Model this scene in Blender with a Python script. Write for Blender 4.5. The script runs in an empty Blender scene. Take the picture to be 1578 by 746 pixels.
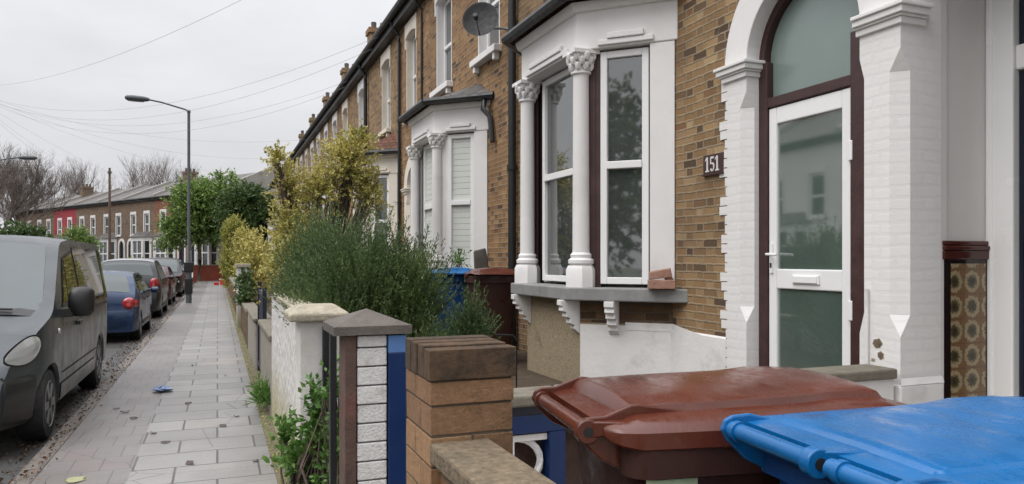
import bpy, bmesh, math, random
import numpy as np
from mathutils import Vector, Matrix
R = math.radians
random.seed(7); np.random.seed(7)
S = bpy.context.scene
COL = S.collection

# ------------------------------------------------------------------ camera
cam_d = bpy.data.cameras.new('camera'); cam = bpy.data.objects.new('camera', cam_d); COL.objects.link(cam)
cam.location = (0, 0, 1.6)
cam.rotation_euler = (R(90), 0, R(-21.54))
cam_d.sensor_width = 36.0; cam_d.lens = 36.0*1150/1578
cam_d.shift_y = 27/1578
cam_d.clip_start = 0.05; cam_d.clip_end = 2000
S.camera = cam

# ------------------------------------------------------------------ world: overcast over a physical sky
SUN_EL, SUN_AZ = 52.0, -100.0          # azimuth measured from +Y towards +X
W = bpy.data.worlds.new('World'); S.world = W; W.use_nodes = True
wn = W.node_tree; wn.nodes.clear()
def wnew(t): return wn.nodes.new(t)
out = wnew('ShaderNodeOutputWorld'); bg = wnew('ShaderNodeBackground'); wn.links.new(bg.outputs[0], out.inputs[0])
bg.inputs[1].default_value = 0.10
sky = wnew('ShaderNodeTexSky'); sky.sky_type = 'NISHITA'; sky.sun_disc = False
sky.sun_elevation = R(SUN_EL); sky.sun_rotation = R(SUN_AZ); sky.dust_density = 3.0
tc = wnew('ShaderNodeTexCoord'); sep = wnew('ShaderNodeSeparateXYZ'); wn.links.new(tc.outputs['Generated'], sep.inputs[0])
grad = wnew('ShaderNodeMapRange'); wn.links.new(sep.outputs[2], grad.inputs[0])
pw = wnew('ShaderNodeMath'); pw.operation = 'POWER'; pc_ = wnew('ShaderNodeMath'); pc_.operation = 'MAXIMUM'; wn.links.new(sep.outputs[2], pc_.inputs[0]); pc_.inputs[1].default_value = 0.0; wn.links.new(pc_.outputs[0], pw.inputs[0]); pw.inputs[1].default_value = 2.4; wn.links.new(pw.outputs[0], grad.inputs[0])
grad.inputs[1].default_value = 0.0; grad.inputs[2].default_value = 1.0; grad.inputs[3].default_value = 5.5; grad.inputs[4].default_value = 26.0
mp = wnew('ShaderNodeMapping'); wn.links.new(tc.outputs['Generated'], mp.inputs[0]); mp.inputs['Scale'].default_value = (1.6, 1.6, 5.0)
nz = wnew('ShaderNodeTexNoise'); wn.links.new(mp.outputs[0], nz.inputs['Vector']); nz.inputs['Scale'].default_value = 1.6; nz.inputs['Detail'].default_value = 5; nz.inputs['Roughness'].default_value = 0.55
cl = wnew('ShaderNodeMapRange'); wn.links.new(nz.outputs[0], cl.inputs[0]); cl.inputs[1].default_value = .3; cl.inputs[2].default_value = .7; cl.inputs[3].default_value = .88; cl.inputs[4].default_value = 1.08
mu = wnew('ShaderNodeMath'); mu.operation = 'MULTIPLY'; wn.links.new(grad.outputs[0], mu.inputs[0]); wn.links.new(cl.outputs[0], mu.inputs[1])
tint = wnew('ShaderNodeVectorMath'); tint.operation = 'SCALE'; tint.inputs[0].default_value = (1.0, 1.0, 1.035); wn.links.new(mu.outputs[0], tint.inputs['Scale'])
mx = wnew('ShaderNodeMix'); mx.data_type = 'RGBA'; mx.inputs[0].default_value = 0.94
wn.links.new(sky.outputs[0], mx.inputs[6]); wn.links.new(tint.outputs[0], mx.inputs[7]); wn.links.new(mx.outputs[2], bg.inputs[0])

sd = bpy.data.lights.new('sun', 'SUN'); so = bpy.data.objects.new('sun', sd); COL.objects.link(so)
sd.energy = 1.0; sd.angle = R(40); sd.color = (1.0, .97, .93)
_d = Vector((math.sin(R(SUN_AZ))*math.cos(R(SUN_EL)), math.cos(R(SUN_AZ))*math.cos(R(SUN_EL)), math.sin(R(SUN_EL))))
so.rotation_euler = _d.to_track_quat('Z', 'Y').to_euler()

S.view_settings.view_transform = 'Standard'; S.view_settings.look = 'None'
S.view_settings.exposure = 0.46; S.view_settings.gamma = 1.0; S.view_settings.use_curve_mapping = False
S.render.engine = 'CYCLES'
S.cycles.max_bounces = 6; S.cycles.diffuse_bounces = 3; S.cycles.glossy_bounces = 3; S.cycles.transparent_max_bounces = 6
S.cycles.use_denoising = True

# ------------------------------------------------------------------ node helper
class G:
    def __init__(s, name):
        s.m = bpy.data.materials.new(name); s.m.use_nodes = True; s.t = s.m.node_tree
        s.b = s.t.nodes['Principled BSDF']; s._uv = None
    def n(s, t, **k):
        x = s.t.nodes.new(t)
        for a, v in k.items(): setattr(x, a, v)
        return x
    def put(s, inp, v):
        if isinstance(v, bpy.types.NodeSocket): s.t.links.new(v, inp)
        elif v is not None:
            if hasattr(inp.default_value, '__len__') and hasattr(v, '__len__') and len(inp.default_value) == 4 and len(v) == 3: v = (*v, 1)
            inp.default_value = v
    def ma(s, op, a, b=None, c=None):
        x = s.n('ShaderNodeMath', operation=op); s.put(x.inputs[0], a)
        if b is not None: s.put(x.inputs[1], b)
        if c is not None: s.put(x.inputs[2], c)
        return x.outputs[0]
    def mr(s, v, a, b, c=0., d=1., smooth=False):
        x = s.n('ShaderNodeMapRange'); s.put(x.inputs[0], v)
        if smooth: x.interpolation_type = 'SMOOTHSTEP'
        for i, q in enumerate((a, b, c, d)): s.put(x.inputs[i+1], q)
        return x.outputs[0]
    def uv(s):
        if s._uv is None: s._uv = s.n('ShaderNodeUVMap').outputs[0]
        return s._uv
    def pos(s): return s.n('ShaderNodeNewGeometry').outputs['Position']
    def objc(s): return s.n('ShaderNodeTexCoord').outputs['Object']
    def xyz(s, v):
        x = s.n('ShaderNodeSeparateXYZ'); s.put(x.inputs[0], v); return x.outputs
    def com(s, a, b, c=0.):
        x = s.n('ShaderNodeCombineXYZ')
        for i, q in enumerate((a, b, c)): s.put(x.inputs[i], q)
        return x.outputs[0]
    def noise(s, v, sc, det=3., ro=.55):
        x = s.n('ShaderNodeTexNoise'); s.put(x.inputs['Vector'], v); s.put(x.inputs['Scale'], sc); s.put(x.inputs['Detail'], det); s.put(x.inputs['Roughness'], ro)
        return x.outputs[0]
    def scl(s, v, sc):
        x = s.n('ShaderNodeVectorMath', operation='MULTIPLY'); s.put(x.inputs[0], v); x.inputs[1].default_value = sc; return x.outputs[0]
    def wnz(s, v):
        x = s.n('ShaderNodeTexWhiteNoise', noise_dimensions='3D'); s.put(x.inputs[0], v); return x.outputs[0]
    def vor(s, v, sc, feat='F1'):
        x = s.n('ShaderNodeTexVoronoi', feature=feat); s.put(x.inputs['Vector'], v); s.put(x.inputs['Scale'], sc); return x.outputs[0]
    def ramp(s, f, st, const=False):
        x = s.n('ShaderNodeValToRGB'); s.put(x.inputs[0], f); e = x.color_ramp.elements
        if const: x.color_ramp.interpolation = 'CONSTANT'
        while len(e) < len(st): e.new(.5)
        for q, (p, c) in zip(e, st): q.position = p; q.color = (*c, 1)
        return x.outputs[0]
    def mix(s, f, a, b, mode='MIX'):
        x = s.n('ShaderNodeMix', data_type='RGBA', blend_type=mode); s.put(x.inputs[0], f); s.put(x.inputs[6], a); s.put(x.inputs[7], b); return x.outputs[2]
    def bump(s, h, st=.5, di=.01, nrm=None):
        x = s.n('ShaderNodeBump'); s.put(x.inputs['Height'], h); x.inputs['Strength'].default_value = st; x.inputs['Distance'].default_value = di
        if nrm is not None: s.put(x.inputs['Normal'], nrm)
        return x.outputs[0]
    def island(s): return s.n('ShaderNodeNewGeometry').outputs['Random Per Island']
    def fin(s, col=None, ro=None, nrm=None, **k):
        if col is not None: s.put(s.b.inputs['Base Color'], col)
        if ro is not None: s.put(s.b.inputs['Roughness'], ro)
        if nrm is not None: s.put(s.b.inputs['Normal'], nrm)
        for a, v in k.items(): s.put(s.b.inputs[a.replace('_', ' ')], v)
        return s.m

def srgb(r, g, b):
    f = lambda c: (c/255/12.92) if c <= 10 else (((c/255)+.055)/1.055)**2.4
    return (f(r), f(g), f(b))
M = {}
def bond(name, stops, mortar, ch=.075, L=.225, header=True, jw=.006, bump=.7, grime=.5, gcol=(.05, .045, .04), seed=0., ro=.9, streak=None, wob=.004, spec=.3, bd=.008, smear=0., grain=.55, mdark=.7, spots=0.):
    g = G(name); u0 = g.uv()
    wn_ = g.noise(u0, 14., 3.); wv = g.ma('MULTIPLY', g.ma('SUBTRACT', wn_, .5), wob*2); wy = g.ma('MULTIPLY', g.ma('SUBTRACT', g.noise(u0, 1.1, 2.), .5), wob*5)
    x, y, _ = g.xyz(u0); x = g.ma('ADD', x, wv); y = g.ma('ADD', g.ma('ADD', y, wv), wy)
    ry = g.ma('DIVIDE', y, ch); row = g.ma('FLOOR', ry); fy = g.ma('MULTIPLY', g.ma('SUBTRACT', ry, row), ch)
    pp = L*1.5 if header else L
    x = g.ma('ADD', x, g.ma('MULTIPLY', g.ma('FLOORED_MODULO', row, 2.), pp/2))
    rx = g.ma('DIVIDE', x, pp); k = g.ma('FLOOR', rx); p = g.ma('MULTIPLY', g.ma('SUBTRACT', rx, k), pp)
    if header:
        h = g.ma('GREATER_THAN', p, L); loc = g.ma('SUBTRACT', p, g.ma('MULTIPLY', h, L)); ln = g.ma('SUBTRACT', L, g.ma('MULTIPLY', h, L/2))
        cid = g.ma('ADD', g.ma('MULTIPLY', k, 2.), h)
    else: loc, ln, cid = p, L, k
    du = g.ma('MINIMUM', loc, g.ma('SUBTRACT', ln, loc)); dv = g.ma('MINIMUM', fy, g.ma('SUBTRACT', ch, fy)); d = g.ma('MINIMUM', du, dv)
    inb = g.mr(d, jw*.45, jw*1.15, 0., 1., True)
    if smear: inb = g.ma('MAXIMUM', g.ma('MULTIPLY', inb, g.mr(g.noise(u0, 22., 4., .7), .60, .70, 1., 1.-smear)), g.mr(g.noise(u0, 4.5, 5., .7), .56, .68, 0., smear))
    rnd = g.wnz(g.com(cid, row, seed))
    col = g.ramp(rnd, stops)
    n2 = g.noise(u0, 45., 4., .65); n3 = g.noise(u0, 1.3, 4., .6)
    col = g.mix(g.mr(n2, .35, .75, 0., grain), col, (.6, .6, .6), 'MULTIPLY')
    mcol = g.mix(g.mr(n2, .3, .7), mortar, tuple(c*mdark for c in mortar))
    col = g.mix(inb, mcol, col)
    if spots: col = g.mix(g.mr(g.vor(u0, 5.5), .045, .06, spots, 0.), col, (.03, .03, .03)); col = g.mix(g.mr(g.noise(u0, .55, 6., .6), .46, .62, 0., .35), col, (.16, .155, .15)); col = g.mix(g.mr(g.vor(g.scl(u0, (.9, 1.4, 1)), 1., 'DISTANCE_TO_EDGE'), .006, .003, 0., .5), col, (.05, .05, .048))
    if grime: col = g.mix(g.mr(n3, .46, .74, 0., grime), col, gcol)
    if streak:   # a band of stain with its own place on the surface (height range, colour, amount)
        za, zb, sc, am = streak
        zz = g.xyz(g.pos())[2]; zz = g.ma('ADD', zz, g.mr(g.noise(u0, 5., 4.), 0., 1., -.16, .16))
        col = g.mix(g.mr(zz, za, zb, 0., am, True), col, sc)
    hgt = g.ma('ADD', inb, g.ma('MULTIPLY', n2, .5))
    M[name] = g.fin(col, ro, g.bump(hgt, bump, bd), Specular_IOR_Level=spec); return M[name]

def plain(name, col, ro=.6, var=.12, sc=6., bump=0., bsc=60., stain=None, stsc=2.5, stamt=.5, uvs=False, **k):
    g = G(name); v = g.uv() if uvs else g.pos()
    n1 = g.noise(v, sc, 5., .6)
    c = g.mix(g.mr(n1, .3, .7), tuple(max(0, q*(1-var)) for q in col), tuple(min(1, q*(1+var)) for q in col))
    if stain: c = g.mix(g.mr(g.noise(v, stsc, 6., .68), .55, .72, 0., stamt), c, stain)
    nm = g.bump(g.noise(v, bsc, 4., .6), bump, .01) if bump else None
    r = g.mr(g.noise(v, sc*2.3, 3.), .3, .7, ro*.85, min(1, ro*1.15))
    M[name] = g.fin(c, r, nm, **k); return M[name]

# bricks
stock = [(0., srgb(84, 68, 56)), (.1, srgb(112, 90, 68)), (.3, srgb(152, 122, 86)), (.55, srgb(138, 110, 78)), (.75, srgb(166, 138, 100)), (.9, srgb(130, 98, 72)), (1., srgb(174, 150, 114))]
bond('stock_brick', stock, srgb(158, 142, 118), ch=.068, L=.190, jw=.009, grime=.50, gcol=srgb(84, 69, 54), wob=.009, smear=.62)
bond('stock_brick_warm', [(p, (c[0]*.98, c[1]*.88, c[2]*.78)) for p, c in stock], srgb(150, 134, 114), ch=.068, L=.212, jw=.009, grime=.4, gcol=srgb(74, 60, 48), seed=3., wob=.007, smear=.6)
bond('stock_brick_dark', [(p, (c[0]*.5, c[1]*.46, c[2]*.45)) for p, c in stock], srgb(105, 94, 80), jw=.009, grime=.6, gcol=srgb(60, 50, 42), seed=5.)  # darker stock brick; on the bay apron it stands in for the sill's shade
wpt = [(0., (.73, .72, .705)), (1., (.75, .735, .72))]
bond('painted_brick', wpt, (.725, .71, .695), ch=.070, L=.215, jw=.014, wob=.014, smear=.85, grain=.08, mdark=.97, bump=.12, grime=.10, gcol=(.4, .36, .3), bd=.006, ro=.6)
bond('rustic_block', [(0., (.56, .55, .53)), (.5, (.66, .65, .63)), (1., (.74, .73, .71))], (.20, .19, .18), ch=.075, L=.40, header=False, jw=.006, bump=.9, grime=.25, gcol=(.2, .18, .15), bd=.012, ro=.75)
bond('wall_brick', [(0., srgb(136, 98, 70)), (.4, srgb(154, 114, 80)), (.75, srgb(146, 104, 72)), (1., srgb(120, 86, 64))], srgb(120, 104, 84), header=False, jw=.007, grime=.35, gcol=srgb(60, 48, 36))
bond('far_brick', [(0., srgb(104, 86, 74)), (.5, srgb(124, 104, 88)), (1., srgb(136, 117, 101))], srgb(140, 124, 106), grime=.3, seed=8.)
bond('far_brick_red', [(0., srgb(128, 82, 66)), (.5, srgb(144, 92, 74)), (1., srgb(150, 104, 86))], srgb(140, 120, 104), grime=.3, seed=9.)
bond('red_wall_brick', [(0., srgb(150, 70, 54)), (.5, srgb(170, 80, 62)), (1., srgb(150, 84, 66))], srgb(140, 110, 94), header=False, grime=.2, seed=10.)
# roofs
bond('slate', [(0., srgb(70, 66, 66)), (.5, srgb(88, 83, 81)), (1., srgb(106, 98, 92))], srgb(40, 40, 42), ch=.2, L=.3, header=False, jw=.008, grime=.4, gcol=srgb(80, 78, 60), ro=.6, spec=.5)
bond('roof_tile', [(0., srgb(96, 66, 52)), (.5, srgb(122, 82, 62)), (1., srgb(104, 78, 64))], srgb(50, 38, 32), ch=.1, L=.17, header=False, jw=.008, grime=.5, gcol=srgb(70, 68, 50), ro=.8)
bond('ridge_tile', [(0., srgb(122, 72, 58)), (1., srgb(146, 84, 66))], srgb(70, 40, 32), ch=.3, L=.3, header=False, jw=.01, grime=.3)
# paving
bond('paving_slabs', [(0., srgb(124, 122, 119)), (.35, srgb(136, 134, 131)), (.7, srgb(143, 141, 137)), (.93, srgb(139, 136, 132)), (1., srgb(148, 139, 131))], srgb(70, 68, 64), ch=.45, L=.60, header=False, jw=.010, bump=.35, grime=.4, gcol=srgb(92, 88, 84), ro=.42, wob=.003, spec=.5, spots=.7)
bond('old_paving', [(0., srgb(116, 111, 109)), (.5, srgb(122, 118, 115)), (.85, srgb(121, 114, 111)), (1., srgb(124, 114, 111))], srgb(106, 101, 98), ch=.40, L=.21, header=False, jw=.007, bump=.3, grime=.5, gcol=srgb(88, 80, 76), ro=.4, spec=.5, spots=.6)
# plain
plain('rustic_white', (.66, .65, .63), .8, .10, 40., .9, 95., stain=(.34, .31, .27), stsc=14., stamt=.7)
plain('white_paint', (.74, .725, .71), .55, .04, 3., .12, 30., stain=(.5, .46, .42), stsc=1.7, stamt=.3)
plain('cream_paint', (.70, .64, .55), .6, .05, 3., .1, 30., stain=(.4, .35, .28), stamt=.25)
plain('far_white', (.70, .69, .67), .6, .05)
plain('far_party', srgb(150, 146, 140), .8, .1, 3., stain=srgb(90, 84, 76), stsc=1., stamt=.6)
plain('render_white', (.72, .705, .69), .65, .05, 4., .35, 25., stain=(.36, .33, .28), stsc=2.2, stamt=.5)
plain('porch_paint', (.64, .625, .605), .5, .03, 2., .06, 20.)
plain('upvc', (.80, .80, .79), .25, .015, 2.)
plain('upvc_weathered', (.62, .61, .59), .4, .06, 3.)
plain('maroon_wood', srgb(62, 40, 38), .45, .2, 12., .2, 40., stain=srgb(96, 74, 72), stamt=.3)
plain('black_paint', (.012, .012, .013), .35, .2)
plain('black_plastic', (.014, .014, .015), .45, .2)
plain('gutter_black', (.022, .022, .024), .5, .3, 5., stain=(.07, .08, .04), stamt=.5)
plain('sill_stone', srgb(132, 132, 130), .7, .14, 8., .3, 60., stain=srgb(84, 84, 78), stsc=3., stamt=.7)
plain('coping_stone', srgb(110, 97, 78), .9, .4, 42., .9, 70., stain=srgb(70, 64, 44), stsc=5., stamt=.7)
plain('mossy_coping', srgb(112, 106, 94), .9, .2, 9., .5, 70., stain=srgb(66, 66, 44), stsc=4., stamt=.8)
plain('cap_stone_pale', srgb(164, 156, 138), .9, .2, 22., .9, 60., stain=srgb(104, 96, 74), stsc=9., stamt=.75)
plain('cap_stone_dark', srgb(92, 86, 80), .9, .22, 9., .5, 80., stain=srgb(50, 46, 42), stsc=5., stamt=.8)
plain('pebble_render', srgb(150, 136, 112), .95, .2, 26., .9, 75., stain=srgb(92, 84, 72), stsc=3., stamt=.6)
plain('bare_masonry', srgb(150, 134, 110), .9, .25, 40.)
plain('concrete', srgb(140, 134, 124), .9, .15, 6., .4, 50., stain=srgb(80, 78, 64), stsc=2.5, stamt=.6)
plain('kerb_granite', srgb(98, 91, 84), .6, .25, 14., .4, 60., stain=srgb(62, 46, 36), stsc=6., stamt=.8)
plain('moss_strip', srgb(104, 98, 76), .95, .25, 12., .7, 70., stain=srgb(70, 80, 44), stsc=5., stamt=.8)
plain('wood_post', srgb(86, 66, 58), .8, .25, 14., .5, 60., stain=srgb(122, 62, 58), stsc=3., stamt=.6)
plain('blue_paint', srgb(12, 42, 88), .35, .1, 5., .05, 30.)
plain('blue_pale', srgb(84, 122, 176), .4, .08, 5.)
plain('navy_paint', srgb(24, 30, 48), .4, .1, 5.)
plain('lamp_grey', srgb(74, 80, 82), .5, .12, 5.)
plain('galvanised', srgb(120, 122, 124), .45, .1, 5., Metallic=.6)
plain('wire_grey', srgb(140, 140, 144), .6, .05)
plain('dish_grey', (.012, .012, .014), .65, .2, 8.)
plain('red_plastic', srgb(190, 34, 30), .4, .1)
plain('pale_plastic', srgb(190, 190, 190), .5, .1)
plain('pole_wood', srgb(96, 80, 66), .9, .2, 4.)
plain('bark', srgb(88, 76, 66), .95, .25, 10., .5, 40.)
plain('bark_hazed', srgb(108, 98, 92), .95, .2, 4.)  # bark lightened for distant trees; the haze is put into the colour
plain('brick_red_loose', srgb(158, 122, 106), .95, .2, 18., .6, 60., stain=srgb(120, 84, 70), stsc=12., stamt=.7)
plain('tile_maroon', srgb(72, 32, 24), .15, .2, 8.)
plain('tile_dark', srgb(34, 22, 20), .12, .3, 8.)
plain('soil', srgb(72, 60, 46), 1., .3, 8., .6, 40.)
plain('red_house_paint', srgb(148, 50, 58), .7, .08, 4.)
plain('terracotta', srgb(126, 98, 84), .9, .15, 6.)
plain('lichen_pot', srgb(86, 80, 74), .9, .2, 9., .5, 50.)
plain('chrome', (.6, .6, .6), .2, .05, Metallic=1.)
plain('rubber', (.012, .012, .012), .75, .3, 10.)
plain('blind_fabric', (.60, .62, .58), .7, .04, 3.)
plain('sticker_green', srgb(176, 196, 160), .5, .12, 30.)
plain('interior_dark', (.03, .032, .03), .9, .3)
plain('seam_black', (.02, .02, .02), .9)  # near-black colour of the vehicle door and panel seams
plain('litter_blue', srgb(104, 124, 158), .3, .2, 20.)
def asphalt():
    g = G('asphalt'); v = g.pos(); n = g.noise(v, 180., 3.); n1 = g.noise(v, .7, 5.)
    c = g.mix(g.mr(n, .35, .7), (.030, .030, .031), (.075, .073, .07)); c = g.mix(g.mr(n1, .45, .65, 0., .6), c, (.035, .033, .032))
    M['asphalt'] = g.fin(c, g.mr(n1, .4, .65, .75, .32), g.bump(n, .4, .01), Specular_IOR_Level=.5)
asphalt()
def ground_mat():
    g = G('far_ground'); v = g.pos(); n1 = g.noise(v, .2, 6.)
    M['far_ground'] = g.fin(g.mix(g.mr(n1, .4, .6), (.07, .068, .06), (.06, .075, .035)), .95)
ground_mat()
def white_block():      # rough white painted blockwork, green damp at its foot
    g = G('white_blockwork'); u = g.uv(); z = g.xyz(g.pos())[2]
    vv = g.vor(g.scl(u, (26., 13., 1)), 1.); n = g.noise(u, 30., 5.); n2 = g.noise(u, 3., 5.)
    c = g.mix(g.mr(vv, .05, .42), (.38, .37, .355), (.63, .615, .59)); c = g.mix(g.mr(n, .35, .7, 0., .4), c, (.42, .40, .38))
    gz = g.ma('ADD', z, g.mr(n2, 0., 1., -.3, .3)); c = g.mix(g.mr(gz, .75, .15, 0., .75, True), c, srgb(150, 142, 92))
    M['white_blockwork'] = g.fin(c, .85, g.bump(g.ma('ADD', vv, g.ma('MULTIPLY', n, .3)), .9, .02))
    g = G('white_render_damp'); u = g.pos(); z = g.xyz(u)[2]; n2 = g.noise(u, 3.5, 6.)
    c = g.mix(g.mr(n2, .5, .7, 0., .5), (.62, .60, .57), (.36, .34, .30))
    gz = g.ma('ADD', z, g.mr(n2, 0., 1., -.3, .3)); c = g.mix(g.mr(gz, .7, .1, 0., .8, True), c, srgb(140, 134, 90))
    M['white_render_damp'] = g.fin(c, .85, g.bump(g.noise(u, 40., 5.), .4, .01))
white_block()
def tiles():            # Victorian flower tiles, six inches square
    g = G('flower_tile'); x, y, _ = g.xyz(g.uv()); s = .152
    def fr(a): 
        q = g.ma('DIVIDE', a, s); return g.ma('SUBTRACT', g.ma('SUBTRACT', q, g.ma('FLOOR', q)), .5)
    fx, fy = fr(g.ma('SUBTRACT', x, TILE_U0)), fr(g.ma('SUBTRACT', y, .02))
    r = g.ma('SQRT', g.ma('ADD', g.ma('MULTIPLY', fx, fx), g.ma('MULTIPLY', fy, fy))); an = g.ma('ARCTAN2', fy, fx)
    pet = g.ma('MULTIPLY', g.ma('SINE', g.ma('MULTIPLY', an, 12.)), .014)
    nn = g.noise(g.uv(), 60., 3.)
    rr = g.ma('ADD', g.ma('ADD', r, pet), g.ma('MULTIPLY', g.ma('SUBTRACT', nn, .5), .34))
    c = g.ramp(rr, [(0., srgb(48, 42, 32)), (.14, srgb(62, 60, 44)), (.24, srgb(92, 80, 56)), (.30, srgb(150, 134, 104)), (.41, srgb(156, 141, 110)), (.46, srgb(110, 84, 56)), (.52, srgb(122, 90, 60)), (.70, srgb(110, 82, 56))])
    e = g.ma('MAXIMUM', g.ma('ABSOLUTE', fx), g.ma('ABSOLUTE', fy)); c = g.mix(g.mr(e, .484, .492), c, srgb(90, 72, 48))
    M['flower_tile'] = g.fin(c, .16, g.bump(g.mr(e, .47, .5, 1., 0.), .3, .003))
TILE_U0 = 0.0
def glassy(name, col, ro=.02, ior=1.75, var=.3, sc=2., wavy=.03):
    g = G(name); v = g.pos(); n = g.noise(v, sc, 3.)
    c = g.mix(g.mr(n, .3, .7), tuple(q*(1-var) for q in col), tuple(q*(1+var) for q in col))
    M[name] = g.fin(c, ro, g.bump(g.noise(v, 1.3, 2.), wavy, .05) if wavy else None, IOR=ior, Specular_IOR_Level=.5)
glassy('glass', (.055, .063, .061), .03, 2.7); glassy('glass_door', srgb(84, 99, 92), .035, 3.4, .10, 3., .012); glassy('glass_fanlight', srgb(118, 134, 129), .22, 1.8, .05, 3.)
glassy('glass_far', (.03, .034, .036), .08, 1.6); glassy('car_glass', (.012, .016, .016), .03, 1.5, .2, 1., 0.)
glassy('screen_glass', (.022, .038, .040), .2, 1.7, .12, 2., 0.)
glassy('navy_gloss', srgb(18, 24, 40), .15, 1.5)
def paint(name, col, ro=.3, metal=.3, dirt=.25):
    g = G(name); v = g.objc(); n = g.noise(v, 4., 5.); f = g.noise(v, 400., 1.)
    c = g.mix(g.mr(f, .3, .7), col, tuple(min(1, q*1.25) for q in col)); c = g.mix(g.mr(n, .5, .75, 0., dirt), c, srgb(110, 106, 98))
    z = g.xyz(v)[2]; c = g.mix(g.mr(g.ma('ADD', z, g.ma('MULTIPLY', n, .3)), .75, .3, 0., dirt*1.8), c, srgb(96, 92, 84))
    M[name] = g.fin(c, g.mr(n, .4, .7, ro, ro*1.7), None, Metallic=metal, Coat_Weight=.35, Coat_Roughness=.1)
paint('paint_grey', srgb(44, 52, 56), .32, .1, .10); paint('paint_blue', srgb(14, 42, 74), .25, .2, .05); paint('paint_dark', srgb(28, 30, 33), .25, .3, .08)
paint('paint_maroon', srgb(58, 18, 22), .25, .3, .08); paint('paint_black', srgb(22, 24, 28), .3, .3, .15); paint('paint_silver', srgb(150, 152, 156), .3, .5, .2)
def tail():
    g = G('lens_pink'); g.fin(srgb(196, 84, 80), .2, None); M['lens_pink'] = g.m
    g = G('tail_lamp'); g.fin(srgb(150, 14, 22), .12, None, Coat_Weight=1.); M['tail_lamp'] = g.m
    g = G('lamp_clear'); g.fin((.52, .54, .54), .14, None, Metallic=.25, Coat_Weight=1.); M['lamp_clear'] = g.m
tail()
def plastic(name, col, ro=.32):
    g = G(name); v = g.objc(); n = g.noise(v, 5., 5.); n2 = g.noise(v, 240., 2.)
    c = g.mix(g.mr(n, .35, .7), tuple(q*.86 for q in col), tuple(min(1, q*1.12) for q in col))
    c = g.mix(g.mr(g.noise(g.scl(v, (1., 1., .3)), 9., 6., .7), .56, .74, 0., .10), c, tuple(min(1, q*2.2+.02) for q in col))
    dr = g.vor(v, 210.); drop = g.mr(dr, .34, .12, 0., 1., True); keep = g.ma('MULTIPLY', g.mr(g.noise(v, 40., 4.), .54, .64), g.mr(g.noise(v, 5., 3.), .45, .6)); drop = g.ma('MULTIPLY', drop, keep)
    r = g.ma('SUBTRACT', g.mr(g.noise(g.scl(v, (2.5, 1., 1.)), 7., 6., .7), .35, .65, ro*.6, ro*2.4), g.ma('MULTIPLY', drop, ro*.7))
    nb = g.bump(n2, .06, .002); nb = g.bump(g.noise(v, 6., 2.), .12, .02, nb); nb = g.bump(drop, .3, .002, nb)
    M[name] = g.fin(c, r, nb, Specular_IOR_Level=.48)
plastic('bin_brown', srgb(84, 40, 27), .16); plastic('bin_brown_dark', srgb(58, 31, 24), .40); plastic('bin_blue', srgb(8, 92, 150), .20); plastic('bin_blue_body', srgb(10, 68, 132), .42)
def leafm(name, stops, ro=.5, tr=.25):
    g = G(name); r = g.island(); n = g.noise(g.pos(), 3., 3.)
    f = g.ma('ADD', g.ma('MULTIPLY', r, .5), g.ma('MULTIPLY', g.mr(n, .32, .68), .5)); c = g.ramp(f, stops)
    M[name] = g.fin(c, ro, None, Subsurface_Weight=0., Transmission_Weight=0.)
    tb = g.n('ShaderNodeBsdfTranslucent'); g.put(tb.inputs[0], c); ms = g.n('ShaderNodeMixShader'); ms.inputs[0].default_value = tr
    o = [q for q in g.t.nodes if q.type == 'OUTPUT_MATERIAL'][0]
    g.t.links.new(g.b.outputs[0], ms.inputs[1]); g.t.links.new(tb.outputs[0], ms.inputs[2]); g.t.links.new(ms.outputs[0], o.inputs[0])
leafm('rosemary_leaf', [(0., srgb(44, 60, 34)), (.35, srgb(68, 88, 50)), (.6, srgb(88, 108, 62)), (.85, srgb(114, 130, 80)), (1., srgb(140, 146, 100))])
leafm('golden_leaf', [(0., srgb(98, 108, 56)), (.3, srgb(146, 146, 80)), (.55, srgb(196, 184, 106)), (.8, srgb(214, 202, 132)), (1., srgb(150, 152, 86))], .45)
leafm('hedge_leaf', [(0., srgb(104, 112, 62)), (.4, srgb(142, 146, 78)), (.75, srgb(182, 176, 92)), (1., srgb(208, 196, 106))])
leafm('tree_leaf', [(0., srgb(66, 94, 46)), (.4, srgb(102, 130, 66)), (.75, srgb(138, 158, 84)), (1., srgb(166, 176, 102))])
leafm('dark_leaf', [(0., srgb(48, 68, 38)), (.5, srgb(74, 96, 52)), (1., srgb(106, 122, 70))])
leafm('weed_leaf', [(0., srgb(52, 86, 34)), (.5, srgb(84, 122, 52)), (1., srgb(120, 150, 76))])
leafm('litter_leaf', [(0., srgb(44, 32, 26)), (.45, srgb(70, 50, 38)), (.75, srgb(92, 66, 46)), (.93, srgb(120, 90, 60)), (1., srgb(176, 150, 104))], .6, .05)
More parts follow.
